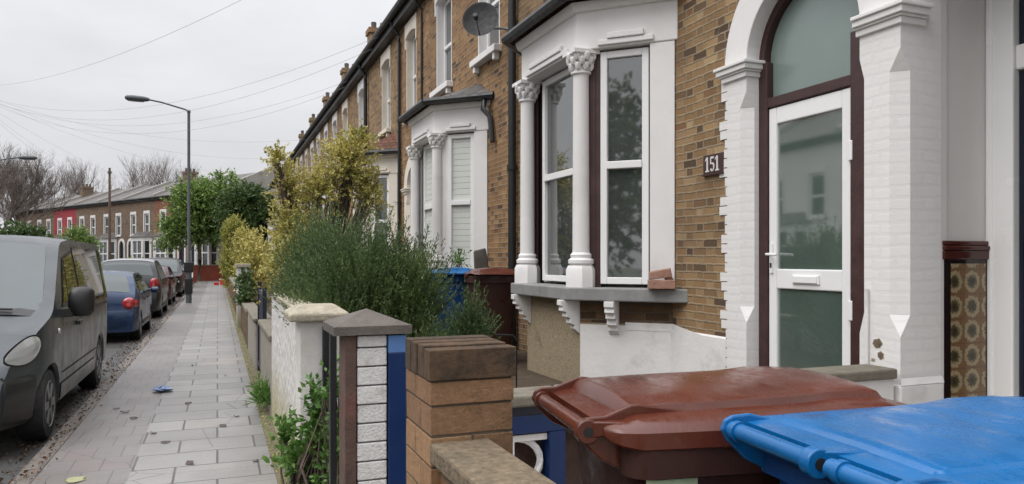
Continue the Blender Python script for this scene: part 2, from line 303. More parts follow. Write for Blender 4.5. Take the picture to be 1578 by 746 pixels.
# ------------------------------------------------------------------ mesh helpers
WL = {}
def tag(o, label=None, cat=None, group=None, kind=None):
    if label: o['label'] = label
    if cat: o['category'] = cat
    if group: o['group'] = group
    if kind: o['kind'] = kind
    return o
def thing(name, label, cat, loc=(0, 0, 0), rotz=0., group=None, local=False):
    o = bpy.data.objects.new(name, None); COL.objects.link(o); o.location = loc; o.rotation_euler = (0, 0, rotz); o.empty_display_size = .2
    tag(o, label, cat, group); WL[o.name] = (0, 0, 0) if local else tuple(loc); return o
class Fr:
    """wall frame: u along the wall, n outward, z up"""
    def __init__(s, o, u, n): s.o, s.u, s.n = o, u, n
    def p(s, u, n, z): return (s.o[0]+s.u[0]*u+s.n[0]*n, s.o[1]+s.u[1]*u+s.n[1]*n, z)
    def sub(s, a, b):
        """frame along the plan line a->b given as (u, n) pairs; n to the outside"""
        pa, pb = s.p(a[0], a[1], 0), s.p(b[0], b[1], 0); d = Vector((pb[0]-pa[0], pb[1]-pa[1])); L = d.length; d /= L
        n = Vector((d.y, -d.x))
        if n.x*s.n[0]+n.y*s.n[1] < 0: n = -n
        return Fr((pa[0], pa[1]), tuple(d), tuple(n)), L
class MB:
    def __init__(s): s.v, s.f = [], []
    def add(s, vs, fs):
        k = len(s.v); s.v += [tuple(q) for q in vs]; s.f += [tuple(i+k for i in f) for f in fs]; return s
    def quad(s, *p): return s.add(p, [tuple(range(len(p)))])
    def hexa(s, p): return s.add(p, [(0, 3, 2, 1), (4, 5, 6, 7), (0, 1, 5, 4), (1, 2, 6, 5), (2, 3, 7, 6), (3, 0, 4, 7)])
    def box(s, x0, x1, y0, y1, z0, z1): return s.hexa([(x0, y0, z0), (x1, y0, z0), (x1, y1, z0), (x0, y1, z0), (x0, y0, z1), (x1, y0, z1), (x1, y1, z1), (x0, y1, z1)])
    def fb(s, fr, u0, u1, n0, n1, z0, z1):
        return s.hexa([fr.p(u0, n0, z0), fr.p(u1, n0, z0), fr.p(u1, n1, z0), fr.p(u0, n1, z0), fr.p(u0, n0, z1), fr.p(u1, n0, z1), fr.p(u1, n1, z1), fr.p(u0, n1, z1)])
    def loft(s, rings, close=True, caps=True):
        n = len(rings[0]); vs = [p for r in rings for p in r]; fs = []
        for i in range(len(rings)-1):
            for j in range(n if close else n-1):
                a, b = i*n+j, i*n+(j+1) % n; fs.append((a, b, b+n, a+n))
        if caps: fs.append(tuple(range(n-1, -1, -1))); fs.append(tuple((len(rings)-1)*n+j for j in range(n)))
        return s.add(vs, fs)
    def tube(s, pts, r, n=8, caps=True):
        pts = [Vector(p) for p in pts]; rr = r if hasattr(r, '__len__') else [r]*len(pts); rings = []
        for i, p in enumerate(pts):
            d = (pts[min(i+1, len(pts)-1)]-pts[max(i-1, 0)]); d = d.normalized() if d.length > 1e-9 else Vector((0, 0, 1))
            a = d.cross(Vector((0, 0, 1))); a = a.normalized() if a.length > 1e-3 else Vector((1, 0, 0)); b = d.cross(a)
            rings.append([tuple(p+a*math.cos(t)*rr[i]+b*math.sin(t)*rr[i]) for t in [2*math.pi*k/n for k in range(n)]])
        return s.loft(rings, True, caps)
    def lathe(s, prof, c, n=20):
        return s.loft([[(c[0]+r*math.cos(2*math.pi*k/n), c[1]+r*math.sin(2*math.pi*k/n), c[2]+z) for k in range(n)] for r, z in prof])
    def prism(s, poly, fn, a, b):
        """poly of 2D points; fn(p, q, t) -> xyz; from t=a to t=b"""
        n = len(poly); vs = [fn(p, q, a) for p, q in poly]+[fn(p, q, b) for p, q in poly]
        return s.add(vs, [tuple(range(n-1, -1, -1)), tuple(range(n, 2*n))]+[(i, (i+1) % n, n+(i+1) % n, n+i) for i in range(n)])
    def wall(s, fr, u0, u1, z0, z1, holes=(), depth=.2, n=0.):
        us = sorted({u0, u1, *[q for h in holes for q in h[:2] if u0 <= q <= u1]}); zs = sorted({z0, z1, *[q for h in holes for q in h[2:4] if z0 <= q <= z1]})
        for a, b in zip(us, us[1:]):
            for c, d in zip(zs, zs[1:]):
                mu_, mz = (a+b)/2, (c+d)/2
                if any(h[0] < mu_ < h[1] and h[2] < mz < h[3] for h in holes): continue
                s.quad(fr.p(a, n, c), fr.p(b, n, c), fr.p(b, n, d), fr.p(a, n, d))
        for h in holes:
            a, b, c, d = h[:4]; m = n-depth
            s.quad(fr.p(a, n, c), fr.p(a, n, d), fr.p(a, m, d), fr.p(a, m, c)); s.quad(fr.p(b, n, c), fr.p(b, m, c), fr.p(b, m, d), fr.p(b, n, d))
            s.quad(fr.p(a, n, d), fr.p(b, n, d), fr.p(b, m, d), fr.p(a, m, d)); s.quad(fr.p(a, n, c), fr.p(a, m, c), fr.p(b, m, c), fr.p(b, n, c))
        return s
    def build(s, name, m, parent=None, smooth=None, bevel=0., label=None, seg=2, norm=True):
        me = bpy.data.meshes.new(name); off = WL.get(parent.name, (0, 0, 0)) if parent else (0, 0, 0)
        me.from_pydata([(x-off[0], y-off[1], z-off[2]) for x, y, z in s.v], [], s.f)
        if norm:
            bm = bmesh.new(); bm.from_mesh(me); bmesh.ops.recalc_face_normals(bm, faces=bm.faces); bm.to_mesh(me); bm.free()
        uvl = me.uv_layers.new(name='UVMap')
        np_ = len(me.loops); co = np.empty(len(me.vertices)*3); me.vertices.foreach_get('co', co); co = co.reshape(-1, 3)+np.array(off)
        li = np.empty(np_, dtype=np.int32); me.loops.foreach_get('vertex_index', li)
        pn = np.empty(len(me.polygons)*3); me.polygons.foreach_get('normal', pn); pn = pn.reshape(-1, 3)
        pl = np.empty(len(me.polygons), dtype=np.int32); me.polygons.foreach_get('loop_total', pl); ln = np.repeat(pn, pl, axis=0)
        P = co[li]; up = np.abs(ln[:, 2]) > .8; h = np.hypot(ln[:, 0], ln[:, 1])+1e-9; tx, ty = -ln[:, 1]/h, ln[:, 0]/h
        flip = np.where((ty < -.01) | ((np.abs(ty) <= .01) & (tx < 0)), -1., 1.)
        u = np.where(up, P[:, 0], (P[:, 0]*tx+P[:, 1]*ty)*flip); v = np.where(up, P[:, 1], P[:, 2]/np.maximum(h, .3))
        uvl.data.foreach_set('uv', np.stack([u, v], 1).ravel())
        o = bpy.data.objects.new(name, me); COL.objects.link(o); me.materials.append(M[m] if isinstance(m, str) else m)
        if parent is not None: o.parent = parent; WL[o.name] = off
        if smooth is not None:
            me.polygons.foreach_set('use_smooth', [True]*len(me.polygons)); me.set_sharp_from_angle(angle=R(smooth))
        if bevel:
            b = o.modifiers.new('bevel', 'BEVEL'); b.width = bevel; b.segments = seg; b.limit_method = 'ANGLE'; b.angle_limit = R(40); b.harden_normals = False
        if label: o['label'] = label
        return o
def one(mb, name, m, label, cat, group=None, kind=None, **k):
    return tag(mb.build(name, m, **k), label, cat, group, kind)
def struct(mb, name, m, **k): return tag(mb.build(name, m, **k), kind='structure')
def dup(root, loc, rotz=None, label=None):
    r = root.copy(); COL.objects.link(r); r.location = loc
    if rotz is not None: r.rotation_euler = (0, 0, rotz)
    if label: r['label'] = label
    for ch in list(root.children):
        c = ch.copy(); COL.objects.link(c); c.parent = r
        for gch in ch.children:
            d = gch.copy(); COL.objects.link(d); d.parent = c
    return r
# big leaf meshes straight from numpy
def leaf_mesh(name, base, dirs, length, width, m, parent=None, fold=.0):
    """diamond leaves: base points, unit directions, lengths, widths"""
    N = len(base); base = np.asarray(base); dirs = np.asarray(dirs); dirs = dirs/np.linalg.norm(dirs, axis=1, keepdims=True)
    rnd = np.random.normal(size=(N, 3)); side = np.cross(dirs, rnd); side /= np.linalg.norm(side, axis=1, keepdims=True)+1e-9
    L = np.broadcast_to(np.asarray(length), (N,))[:, None]; Wd = np.broadcast_to(np.asarray(width), (N,))[:, None]
    v = np.empty((N, 4, 3)); v[:, 0] = base; v[:, 1] = base+dirs*L*.45+side*Wd*.5; v[:, 2] = base+dirs*L; v[:, 3] = base+dirs*L*.45-side*Wd*.5
    off = WL.get(parent.name, (0, 0, 0)) if parent else (0, 0, 0); v = v.reshape(-1, 3)-np.array(off)
    me = bpy.data.meshes.new(name); me.vertices.add(N*4); me.vertices.foreach_set('co', v.ravel()); me.loops.add(N*4); me.loops.foreach_set('vertex_index', np.arange(N*4, dtype=np.int32))
    me.polygons.add(N); me.polygons.foreach_set('loop_start', np.arange(0, N*4, 4, dtype=np.int32)); me.polygons.foreach_set('loop_total', np.full(N, 4, dtype=np.int32)); me.update(calc_edges=True); me.validate()
    o = bpy.data.objects.new(name, me); COL.objects.link(o); me.materials.append(M[m])
    if parent is not None: o.parent = parent; WL[o.name] = off
    return o
def ball(n, c, r, shell=.55):
    """points in an ellipsoid, biased to the outside, with the outward direction"""
    d = np.random.normal(size=(n, 3)); d /= np.linalg.norm(d, axis=1, keepdims=True)
    rad = (shell+(1-shell)*np.random.rand(n))[:, None]; r = np.asarray(r)
    return np.asarray(c)+d*r*rad, d/np.linalg.norm(r)*np.linalg.norm(r)
def sprigs(pts, dirs, slen, per, leaf, lw, spread=.9):
    """along each sprig leaf bases and directions"""
    n = len(pts); dirs = dirs/np.linalg.norm(dirs, axis=1, keepdims=True); t = np.random.rand(n, per)
    L = np.broadcast_to(np.asarray(slen), (n,))[:, None, None]
    b = pts[:, None]+dirs[:, None]*L*t[:, :, None]; d = dirs[:, None]*.8+np.random.normal(size=(n, per, 3))*spread*.6
    return b.reshape(-1, 3), d.reshape(-1, 3), leaf*(.6+.8*np.random.rand(n*per)), lw*(.7+.6*np.random.rand(n*per))
def branch(mb, p, d, L, r, depth, sp=.5, kids=(2, 4), n=4, tips=None, up=.12, shrink=.72):
    pts = [Vector(p)]; rr = [r]; dd = Vector(d).normalized()
    for i in range(3):
        dd = (dd+Vector((random.gauss(0, .13), random.gauss(0, .13), random.gauss(up, .08)))).normalized(); pts.append(pts[-1]+dd*L/3); rr.append(r*(1-.14*(i+1)))
    mb.tube(pts, rr, n, False)
    if depth <= 0:
        if tips is not None: tips.append((pts[-1], dd))
        return
    for k in range(random.randint(*kids)):
        q = pts[random.choice((1, 2, 3, 3))] if k else pts[3]
        nd = (dd+Vector((random.gauss(0, sp), random.gauss(0, sp), random.gauss(.1, sp*.6)))).normalized()
        branch(mb, q, nd, L*random.uniform(shrink-.12, shrink+.1), r*.6, depth-1, sp, kids, max(3, n-1), tips, up, shrink)

# ------------------------------------------------------------------ building parts
def window(parent, fr, a, b, c, d, n, fm='upvc', gm='glass', fw=.06, trans=None, mull=None, dep=.06, name='window', blind=False, pane_n=None):
    mb = MB()
    mb.fb(fr, a, a+fw, n-dep, n, c, d); mb.fb(fr, b-fw, b, n-dep, n, c, d); mb.fb(fr, a+fw, b-fw, n-dep, n-.001, c, c+fw); mb.fb(fr, a+fw, b-fw, n-dep, n-.001, d-fw, d)
    if trans: mb.fb(fr, a+fw, b-fw, n-dep, n+.012, trans-fw*.55, trans+fw*.55)
    if mull: mb.fb(fr, mull-fw*.4, mull+fw*.4, n-dep, n-.003, c+fw, d-fw)
    o = mb.build(name, fm, parent, bevel=.006)
    pn = n-dep*.6 if pane_n is None else pane_n
    if blind:
        p = MB(); z = c+fw; k = 0
        while z < d-fw-.02: p.fb(fr, a+fw, b-fw, pn-.012, pn-.004, z, min(z+.085, d-fw)); z += .089
        p.build('blind', 'blind_fabric', o)
        g = MB().fb(fr, a+fw, b-fw, pn-.035, pn-.03, c+fw, d-fw); g.build('pane', gm, o)
    else:
        MB().fb(fr, a+fw-.002, b-fw+.002, pn-.02, pn, c+fw-.002, d-fw+.002).build('pane', gm, o)
    return o
def arch_ring(mb, fr, uc, ri, ro, zs, n0, n1, N=28):
    rings = []
    for k in range(N+1):
        t = math.pi*k/N; c, s = math.cos(t), math.sin(t)
        rings.append([fr.p(uc+ri*c, n0, zs+ri*s), fr.p(uc+ri*c, n1, zs+ri*s), fr.p(uc+ro*c, n1, zs+ro*s), fr.p(uc+ro*c, n0, zs+ro*s)])
    mb.loft(rings)
def seg_arch(mb, fr, a, b, z, rise, top, n0, n1, N=10, e=.0):
    """lintel block whose underside is a shallow arch"""
    rings = []
    for k in range(N+1):
        u = a+(b-a)*k/N; x = 2*k/N-1; zz = z+rise*(1-x*x)
        rings.append([fr.p(u, n0, zz), fr.p(u, n1, zz), fr.p(u, n1, top), fr.p(u, n0, top)])
    mb.loft(rings)
def sash(house, fr, uc, w, z0, z1, cream=False, fm='upvc', depth=.13):
    """upper window: painted reveal, stone head, sill on corbels, sash"""
    a, b = uc-w/2, uc+w/2; pm = 'cream_paint' if cream else 'white_paint'
    o = window(house, fr, a+.03, b-.03, z0+.02, z1+.06, -depth, fm, 'glass', .055, trans=(z0+z1)/2)
    mb = MB(); mb.fb(fr, a-.001, a+.03, -depth-.05, .004, z0, z1+.1); mb.fb(fr, b-.03, b+.001, -depth-.05, .004, z0, z1+.1)
    seg_arch(mb, fr, a-.06, b+.06, z1, .1, z1+.34, -depth, .028); mb.fb(fr, a-.06, a, .0, .026, z1-.18, z1+.02); mb.fb(fr, b, b+.06, .0, .026, z1-.18, z1+.02)
    mb.build('surround', pm, o, bevel=.008)
    s = MB(); s.fb(fr, a-.08, b+.08, -depth, .12, z0-.1, z0); s.fb(fr, a, a+.08, .001, .09, z0-.2, z0-.1); s.fb(fr, b-.08, b, .001, .09, z0-.2, z0-.1)
    s.build('sill', pm, o, bevel=.01)
def column(mb, c, z0, z1, r=.08):
    mb.lathe([(r*1.25, z0+.2), (r*1.5, z0+.22), (r*1.5, z0+.25), (r*1.2, z0+.27), (r*1.25, z0+.3), (r*1.02, z0+.32), (r, z0+.36), (r*.93, z1-.24), (r*.96, z1-.22), (r*1.2, z1-.21), (r*1.2, z1-.19), (r, z1-.18), (r*1.05, z1-.12), (r*1.5, z1-.03), (r*1.7, z1-.03)], (c[0], c[1], 0), 20)
    w = r*1.65     # octagonal foot block
    mb.loft([[(c[0]+w*math.cos(t)*k, c[1]+w*math.sin(t)*k, z) for t in [R(22.5+45*i) for i in range(8)]] for z, k in ((z0, 1.06), (z0+.16, 1.06), (z0+.2, .9))])
    mb.box(c[0]-w*.98, c[0]+w*.98, c[1]-w*.98, c[1]+w*.98, z1-.035, z1)
    for ring, (rad, zz, sz) in enumerate(((1.2, .14, .5), (1.35, .09, .55), (1.5, .05, .5))):   # leaves of the capital
        for i in range(8):
            t = R(45*i+22.5*ring); x, y = c[0]+r*rad*math.cos(t), c[1]+r*rad*math.sin(t); q = r*sz
            mb.loft([[(x+q*k*math.cos(v)*.8, y+q*k*math.sin(v)*.8, z1-zz+h) for v in [R(60*j) for j in range(6)]] for h, k in ((-.045, .3), (-.02, .9), (.012, 1.), (.03, .4))])
def corbel(mb, fr, u, n0, z, dep=.20, h=.32, w=.09):
    prof = [(n0, z), (n0+dep, z), (n0+dep, z-.05), (n0+dep*.88, z-.06), (n0+dep*.92, z-.10), (n0+dep*.70, z-.115), (n0+dep*.74, z-.155), (n0+dep*.5, z-.17), (n0+dep*.54, z-.215), (n0+dep*.28, z-.235), (n0+dep*.3, z-.27), (n0, z-h)]
    mb.prism(prof, lambda p, q, t: fr.p(u+t, p, q), -w/2, w/2)
def bay(house, fr, ua, ub, base, proj=.60, mats=('white_paint', 'upvc'), full=True, lower=None, blind=False, posts='maroon_wood', roofm='roof_tile', z=(1.345, 3.53, 3.98), ridge=True, mid=None, rr=.5):
    zs, zh, zt = z; wp, wf = mats; A, B, C, D = (ua, 0.), (ua+proj, proj), (ub-proj, proj), (ub, 0.)
    pl = [A, B, C, D]
    def off(e, z_, lst=None):        # plan outline pushed out by e
        k = e*math.tan(R(22.5)); s2 = e*1.41421
        return [fr.p(ua-s2, 0, z_), fr.p(ua+proj-k, proj+e, z_), fr.p(ub-proj+k, proj+e, z_), fr.p(ub+s2, 0, z_)]
    # entablature above the windows
    m = MB()
    m.loft([off(.06, zh)+[fr.p(ub, -.05, zh), fr.p(ua, -.05, zh)], off(.06, zt)+[fr.p(ub, -.05, zt), fr.p(ua, -.05, zt)]])
    m.loft([off(.10, zt-.1)+[fr.p(ub, -.06, zt-.1), fr.p(ua, -.06, zt-.1)], off(.13, zt-.02)+[fr.p(ub, -.06, zt-.02), fr.p(ua, -.06, zt-.02)]])
    b = m.build('bay_window', wp, house, bevel=.01)
    segs = [fr.sub(A, B), fr.sub(B, C), fr.sub(C, D)]
    hm = MB()                         # moulded heads over each light
    for (f, L), (s0, s1) in zip(segs, ((.20, .76), (.12, .88), (.24, .80))):
        hm.fb(f, L*s0-.02, L*s1+.02, .061, .085, zh+.02, zh+.07); hm.fb(f, L*(s0+.08), L*(s1-.08), .0605, .10, zh+.071, zh+.125)
    hm.build('head_moulding', wp, b, bevel=.008)
    if full:
        for P_ in (B, C):
            q = MB(); column(q, fr.p(P_[0], P_[1], 0)[:2], zs, zh); q.build('column', wp, b, smooth=35)
    else:
        for P_ in (B, C): q = MB(); q.fb(fr, P_[0]-.09, P_[0]+.09, P_[1]-.12, P_[1]+.05, zs, zh-.001); q.build('mullion', wp, b, bevel=.01)
    def pc(nm, mm, *a): q = MB(); q.fb(*a); q.build(nm, mm, b, bevel=.005)
    for i, (f, L) in enumerate(segs):
        if i == 1: w0, w1 = .17, L-.17
        elif i == 0: w0, w1 = L*.25, L*.78      # measured from the wall end
        else: w0, w1 = L*.22, L*.75
        nn = -.10 if i == 1 else -.0
        window(b, f, w0, w1, zs+.03, zh-.02, nn, wf, 'glass', .062, trans=zs+1.12, blind=blind, name='window')
        pc('post', posts, f, w0-.05 if i else w0-.02, w0, -.12, nn-.02, zs, zh); pc('post', posts, f, w1, w1+.05 if i < 2 else w1+.02, -.12, nn-.02, zs, zh)
        if i == 0: pc('post', posts, f, w1+.051, L-.07, -.10, -.025, zs, zh); pc('pilaster', wp, f, -.03, w0-.022, -.1, .05, zs, zh-.002)
        if i == 2: pc('post', posts, f, .07, w0-.051, -.10, -.025, zs, zh); pc('pilaster', wp, f, w1+.022, L+.03, -.1, .05, zs, zh-.002)
    for x in b.children:                   # windows of the bay: panes become sub-parts beside them
        for y in list(x.children): y.parent = b
    s = MB(); s.loft([off(.17, zs-.12)+[fr.p(ub, -.02, zs-.12), fr.p(ua, -.02, zs-.12)], off(.17, zs)+[fr.p(ub, -.02, zs), fr.p(ua, -.02, zs)]])
    s.build('sill', 'sill_stone', b, bevel=.012)
    lo = MB(); lm = lower or 'stock_brick'
    o2 = lambda z_: [fr.p(ua, .0, z_), fr.p(ua+proj, proj, z_), fr.p(ub-proj, proj, z_), fr.p(ub, 0, z_)]
    lo.loft([o2(base), o2(zs-.1)], True, False); lo.build('apron_wall', lm, house)
    if full:
        cb = MB()
        for f, u in ((segs[0][0], segs[0][1]*.62), (segs[1][0], .06), (segs[1][0], segs[1][1]-.06), (segs[2][0], segs[2][1]*.4)): cb = MB(); corbel(cb, f, u, .0, zs-.121); cb.build('corbel', wp, b, bevel=.004)
    r = MB(); e = off(.19, zt+.03); tb = [fr.p(ua+.3, -.02, zt+.03+rr), fr.p(ub-.3, -.02, zt+.03+rr)]; k = len(r.v)
    r.add(e+tb+[fr.p(ua-.27, -.02, zt+.03), fr.p(ub+.27, -.02, zt+.03)], [(0, 1, 4), (1, 2, 5, 4), (2, 3, 5), (0, 1, 2, 3)])
    rf = r.build('bay_roof', roofm, house)
    gt = MB(); ge = off(.22, zt+.02); gt.tube([ge[0], ge[1]], .055, 8); gt.tube([ge[1], ge[2]], .055, 8); gt.tube([ge[2], ge[3]], .055, 8); gt.build('bay_gutter', 'gutter_black', house, smooth=40)
    if ridge:
        rt = MB(); rt.tube([e[1], tb[0]], .05, 6); rt.tube([e[2], tb[1]], .05, 6); rt.tube([tb[0], tb[1]], .05, 6); rt.build('ridge_tiles', 'ridge_tile', house, smooth=40)
    return b
def shell(house, fr, u0, u1, base, eave, holes, wallm, depth=9., rise=2.6, chim=True, roofm='slate', gut=True, over=.22, chn=1.75, potm='lichen_pot', gmat='gutter_black', inner=True, chh=3.55, chm=None, party=False):
    w = MB(); w.wall(fr, u0, u1, base, eave, holes, .22)
    w.quad(fr.p(u0, 0, base), fr.p(u0, -depth, base), fr.p(u0, -depth, eave), fr.p(u0, 0, eave)); w.quad(fr.p(u1, 0, base), fr.p(u1, 0, eave), fr.p(u1, -depth, eave), fr.p(u1, -depth, base)); w.quad(fr.p(u0, -depth, base), fr.p(u1, -depth, base), fr.p(u1, -depth, eave), fr.p(u0, -depth, eave))
    for u in (u0, u1): w.quad(fr.p(u, 0, eave), fr.p(u, -depth, eave), fr.p(u, -depth/2, eave+rise))
    wo = w.build('wall', wallm, house)
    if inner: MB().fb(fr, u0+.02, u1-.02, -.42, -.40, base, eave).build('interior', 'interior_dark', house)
    r = MB(); t = .1
    r.hexa([fr.p(u0, over, eave-.02), fr.p(u1, over, eave-.02), fr.p(u1, -depth/2, eave+rise+.08), fr.p(u0, -depth/2, eave+rise+.08), fr.p(u0, over, eave+t), fr.p(u1, over, eave+t), fr.p(u1, -depth/2, eave+rise+t+.08), fr.p(u0, -depth/2, eave+rise+t+.08)])
    r.hexa([fr.p(u0, -depth-.1, eave), fr.p(u1, -depth-.1, eave), fr.p(u1, -depth/2-.002, eave+rise+.08), fr.p(u0, -depth/2-.002, eave+rise+.08), fr.p(u0, -depth-.1, eave+t), fr.p(u1, -depth-.1, eave+t), fr.p(u1, -depth/2-.002, eave+rise+t+.08), fr.p(u0, -depth/2-.002, eave+rise+t+.08)])
    ro = r.build('roof', roofm, house)
    f = MB(); f.fb(fr, u0+.003, u1-.003, .003, over-.02, eave-.2, eave-.025); f.build('fascia', 'upvc_weathered' if gmat == 'far' else 'gutter_black', house)
    if gut:
        g = MB(); g.tube([fr.p(u0, over+.06, eave+.0), fr.p(u1, over+.06, eave+.0)], .07, 8); g.build('gutter', 'gutter_black', house, smooth=40)
    if party:
        w2 = MB(); w2.prism([(over, eave-.1), (over, eave+.28), (-depth/2, eave+rise+.42), (-depth, eave+.3), (-depth, eave-.1)], lambda p, q, t: fr.p(u0+t, p, q), -.17, .17); w2.build('party_wall', 'far_party', house)
    if chim:
        c = MB(); zc = eave+rise*.4; c.fb(fr, u1-.3, u1+.3, -chn-1.1, -chn, zc, eave+chh); c.fb(fr, u1-.36, u1+.36, -chn-1.16, -chn+.06, eave+chh+.001, eave+chh+.2); co = c.build('chimney', chm or wallm, house)
        p = MB()
        for i in range(3): q = fr.p(u1, -chn-.2-.35*i, 0); p.lathe([(.11, 0), (.12, .02), (.1, .1), (.11, .28), (.09, .3)], (q[0], q[1], eave+chh+.2), 8)
        p.build('chimney_pot', potm, co, smooth=40)
    return wo
# ------------------------------------------------------------------ ground, road, pavement
struct(MB().box(-400, 400, -60, 600, -.6, -.115), 'ground', 'far_ground')
rd = MB(); rd.quad((-9.6, -40, -.1), (-1.39, -40, -.1), (-1.39, 58, -.1), (-9.6, 58, -.1)); rd.quad((-9.6, 58, -.1), (-1.39, 58, -.1), (-4.6, 68, -.1), (-42, 130, -.1), (-60, 120, -.1))
struct(rd, 'road', 'asphalt')
pv = MB(); pv.quad((-.61, -8, .0), (.40, -8, .0), (.40, 62, .0), (-.61, 62, .0)); struct(pv, 'pavement', 'paving_slabs')
pv = MB(); pv.quad((-1.24, -8, .0), (-.61, -8, .0), (-.61, 62, .0), (-1.24, 62, .0)); struct(pv, 'pavement', 'old_paving')
pv = MB(); pv.quad((.40, -8, .004), (.55, -8, .03), (.55, 62, .03), (.40, 62, .004)); struct(pv, 'pavement_edge', 'moss_strip')
kb = MB(); y = -8
while y < 62: kb.box(-1.39, -1.243, y, y+.905, -.12, .002+random.uniform(-.004, .006)); y += .915
struct(kb, 'kerb', 'kerb_granite', bevel=.018)
k2 = MB().box(-11.6, -9.6, -40, 58, -.12, .0); struct(k2, 'pavement', 'old_paving')
pv = MB(); pv.quad((-1.24, 62, -.001), (4, 62, -.001), (2, 66, -.001), (-3.6, 70, -.001)); pv.quad((-3.6, 70, -.001), (2, 66, -.001), (-38, 136, -.001), (-42, 130, -.001)); struct(pv, 'pavement', 'paving_slabs')
struct(MB().box(.66, 3.72, -8, 3.2, -.1, .22), 'garden_path', 'concrete')
struct(MB().box(.66, 3.72, 3.42, 62, -.1, .40), 'garden_path', 'soil')

# ------------------------------------------------------------------ the terrace on the right
FA = Fr((3.75, 0), (0, 1), (-1, 0))
FW = 3.75
def door_arch(house, fr, ua, ub, base, zs, cream=False, teeth=True, cham=True, left_jamb=True, right_jamb=True):
    """white painted arch: jambs with toothed edges, chamfers, impost mouldings"""
    pm = 'cream_paint' if cream else 'painted_brick'; rc = (ub-ua)/2; uc = (ua+ub)/2; j = .26
    m = MB(); arch_ring(m, fr, uc, rc, rc+j, zs, -.13, .016); a = m.build('door_arch', 'cream_paint' if cream else 'white_paint', house, bevel=.006)
    for side, use in ((1, left_jamb), (-1, right_jamb)):
        if not use: continue
        jm = MB(); ui = ub if side > 0 else ua
        for c0, c1, z0, z1 in ((0, 0, base, 1.12), (0, .075, 1.12, 1.24), (.075, .075, 1.24, 2.76), (.075, 0, 2.76, 2.88), (0, 0, 2.88, zs)):
            rr = []
            for c, z in ((c0, z0), (c1, z1)): rr.append([fr.p(ui+side*(j-.03), -.13, z), fr.p(ui+side*(j-.03), .012, z), fr.p(ui+side*c, .012, z), fr.p(ui, .012-c, z), fr.p(ui, -.13, z)])
            jm.loft(rr)
        if teeth:
            z = base; k = 0
            while z < zs-.09:
                e = random.choice((.045, .06, .07)) if (k//2) % 2 else random.choice((-.01, .0, .012))
                jm.fb(fr, *(sorted((ui+side*(j-.06), ui+side*(j+e)))), -.02, .0105, z+.004, z+.071); z += .075; k += 1
        jm.build('door_jamb', pm, house)
    im = MB()
    for side, use in ((1, left_jamb), (-1, right_jamb)):
        if not use: continue
        ui = ub if side > 0 else ua
        for e, z0, z1 in ((.02, zs-.10, zs-.06), (.035, zs-.06, zs-.045), (.05, zs-.045, zs-.005), (.065, zs-.005, zs+.02)):
            u0, u1 = sorted((ui-side*(e-.005), ui+side*(j+e))); im.fb(fr, u0, u1, -.12, .014+e, z0, z1)
    im.build('impost', 'cream_paint' if cream else 'white_paint', house, bevel=.005)
    return a
def front_door(house, fr, ua, ub, base, zs, n, leaf=None, fm='maroon_wood', lm='upvc', style='glazed', tz=2.74):
    rc = (ub-ua)/2; uc = (ua+ub)/2; la, lb = leaf or (ua+.07, ub-.07); zf = base+.62 if base < .2 else base
    f = MB(); f.fb(fr, lb, ub+.02, n-.08, n+.015, zf-.2, zs); f.fb(fr, ua-.02, la, n-.08, n+.015, zf-.2, zs); f.fb(fr, la, lb, n-.08, n+.013, tz, tz+.075)
    arch_ring(f, fr, uc, rc-.055, rc+.02, zs, n-.08, n+.014); fo = f.build('door_frame', fm, house, bevel=.006)
    N = 20; pts = [(la, tz+.075), (lb, tz+.075)]+[(uc+(rc-.06)*math.cos(math.pi*k/N), zs+(rc-.06)*math.sin(math.pi*k/N)) for k in range(N, -1, -1)][::-1]
    g = MB(); g.prism(pts, lambda p, q, t: fr.p(p, t, q), n-.06, n-.045); g.build('fanlight', 'glass_fanlight', house)
    d = MB(); zb = .66
    st = .085
    d.fb(fr, la+.004, la+st, n-.06, n, zb, tz-.006); d.fb(fr, lb-st, lb-.004, n-.06, n, zb, tz-.006); d.fb(fr, la+st, lb-st, n-.06, n-.001, tz-.13, tz-.006); d.fb(fr, la+st, lb-st, n-.06, n-.001, 1.385, 1.53); d.fb(fr, la+st, lb-st, n-.06, n-.001, zb, zb+.12)
    do = d.build('door', lm, house, bevel=.008)
    p = MB(); p.fb(fr, la+st-.002, lb-st+.002, n-.04, n-.02, 1.52, tz-.125); p.build('pane', 'glass_door', do)
    p = MB(); p.fb(fr, la+st-.002, lb-st+.002, n-.04, n-.02, zb+.11, 1.395); p.build('pane', 'glass_door', do)
    l = MB(); l.fb(fr, uc-.07, uc+.19, n-.001, n+.012, 1.425, 1.49); l.fb(fr, uc-.055, uc+.175, n+.012, n+.02, 1.433, 1.482); l.build('letterbox', 'upvc', do, bevel=.004)
    h = MB(); h.fb(fr, lb-.055, lb-.025, n-.001, n+.012, 1.50, 1.72); h.tube([fr.p(lb-.04, n+.01, 1.64), fr.p(lb-.04, n+.055, 1.64), fr.p(lb-.15, n+.055, 1.635)], .01, 8); h.build('handle', 'upvc', do, smooth=40)
    k = MB(); k.fb(fr, lb-.048, lb-.032, n+.012, n+.016, 1.54, 1.575); k.build('keyhole', 'black_paint', do)
    hg = MB()
    for z in (2.25, 1.2): hg.fb(fr, la-.02, la+.02, n+.0, n+.02, z, z+.13)
    hg.build('hinge', 'upvc', do, bevel=.004)
    return do
EAVE = 6.85
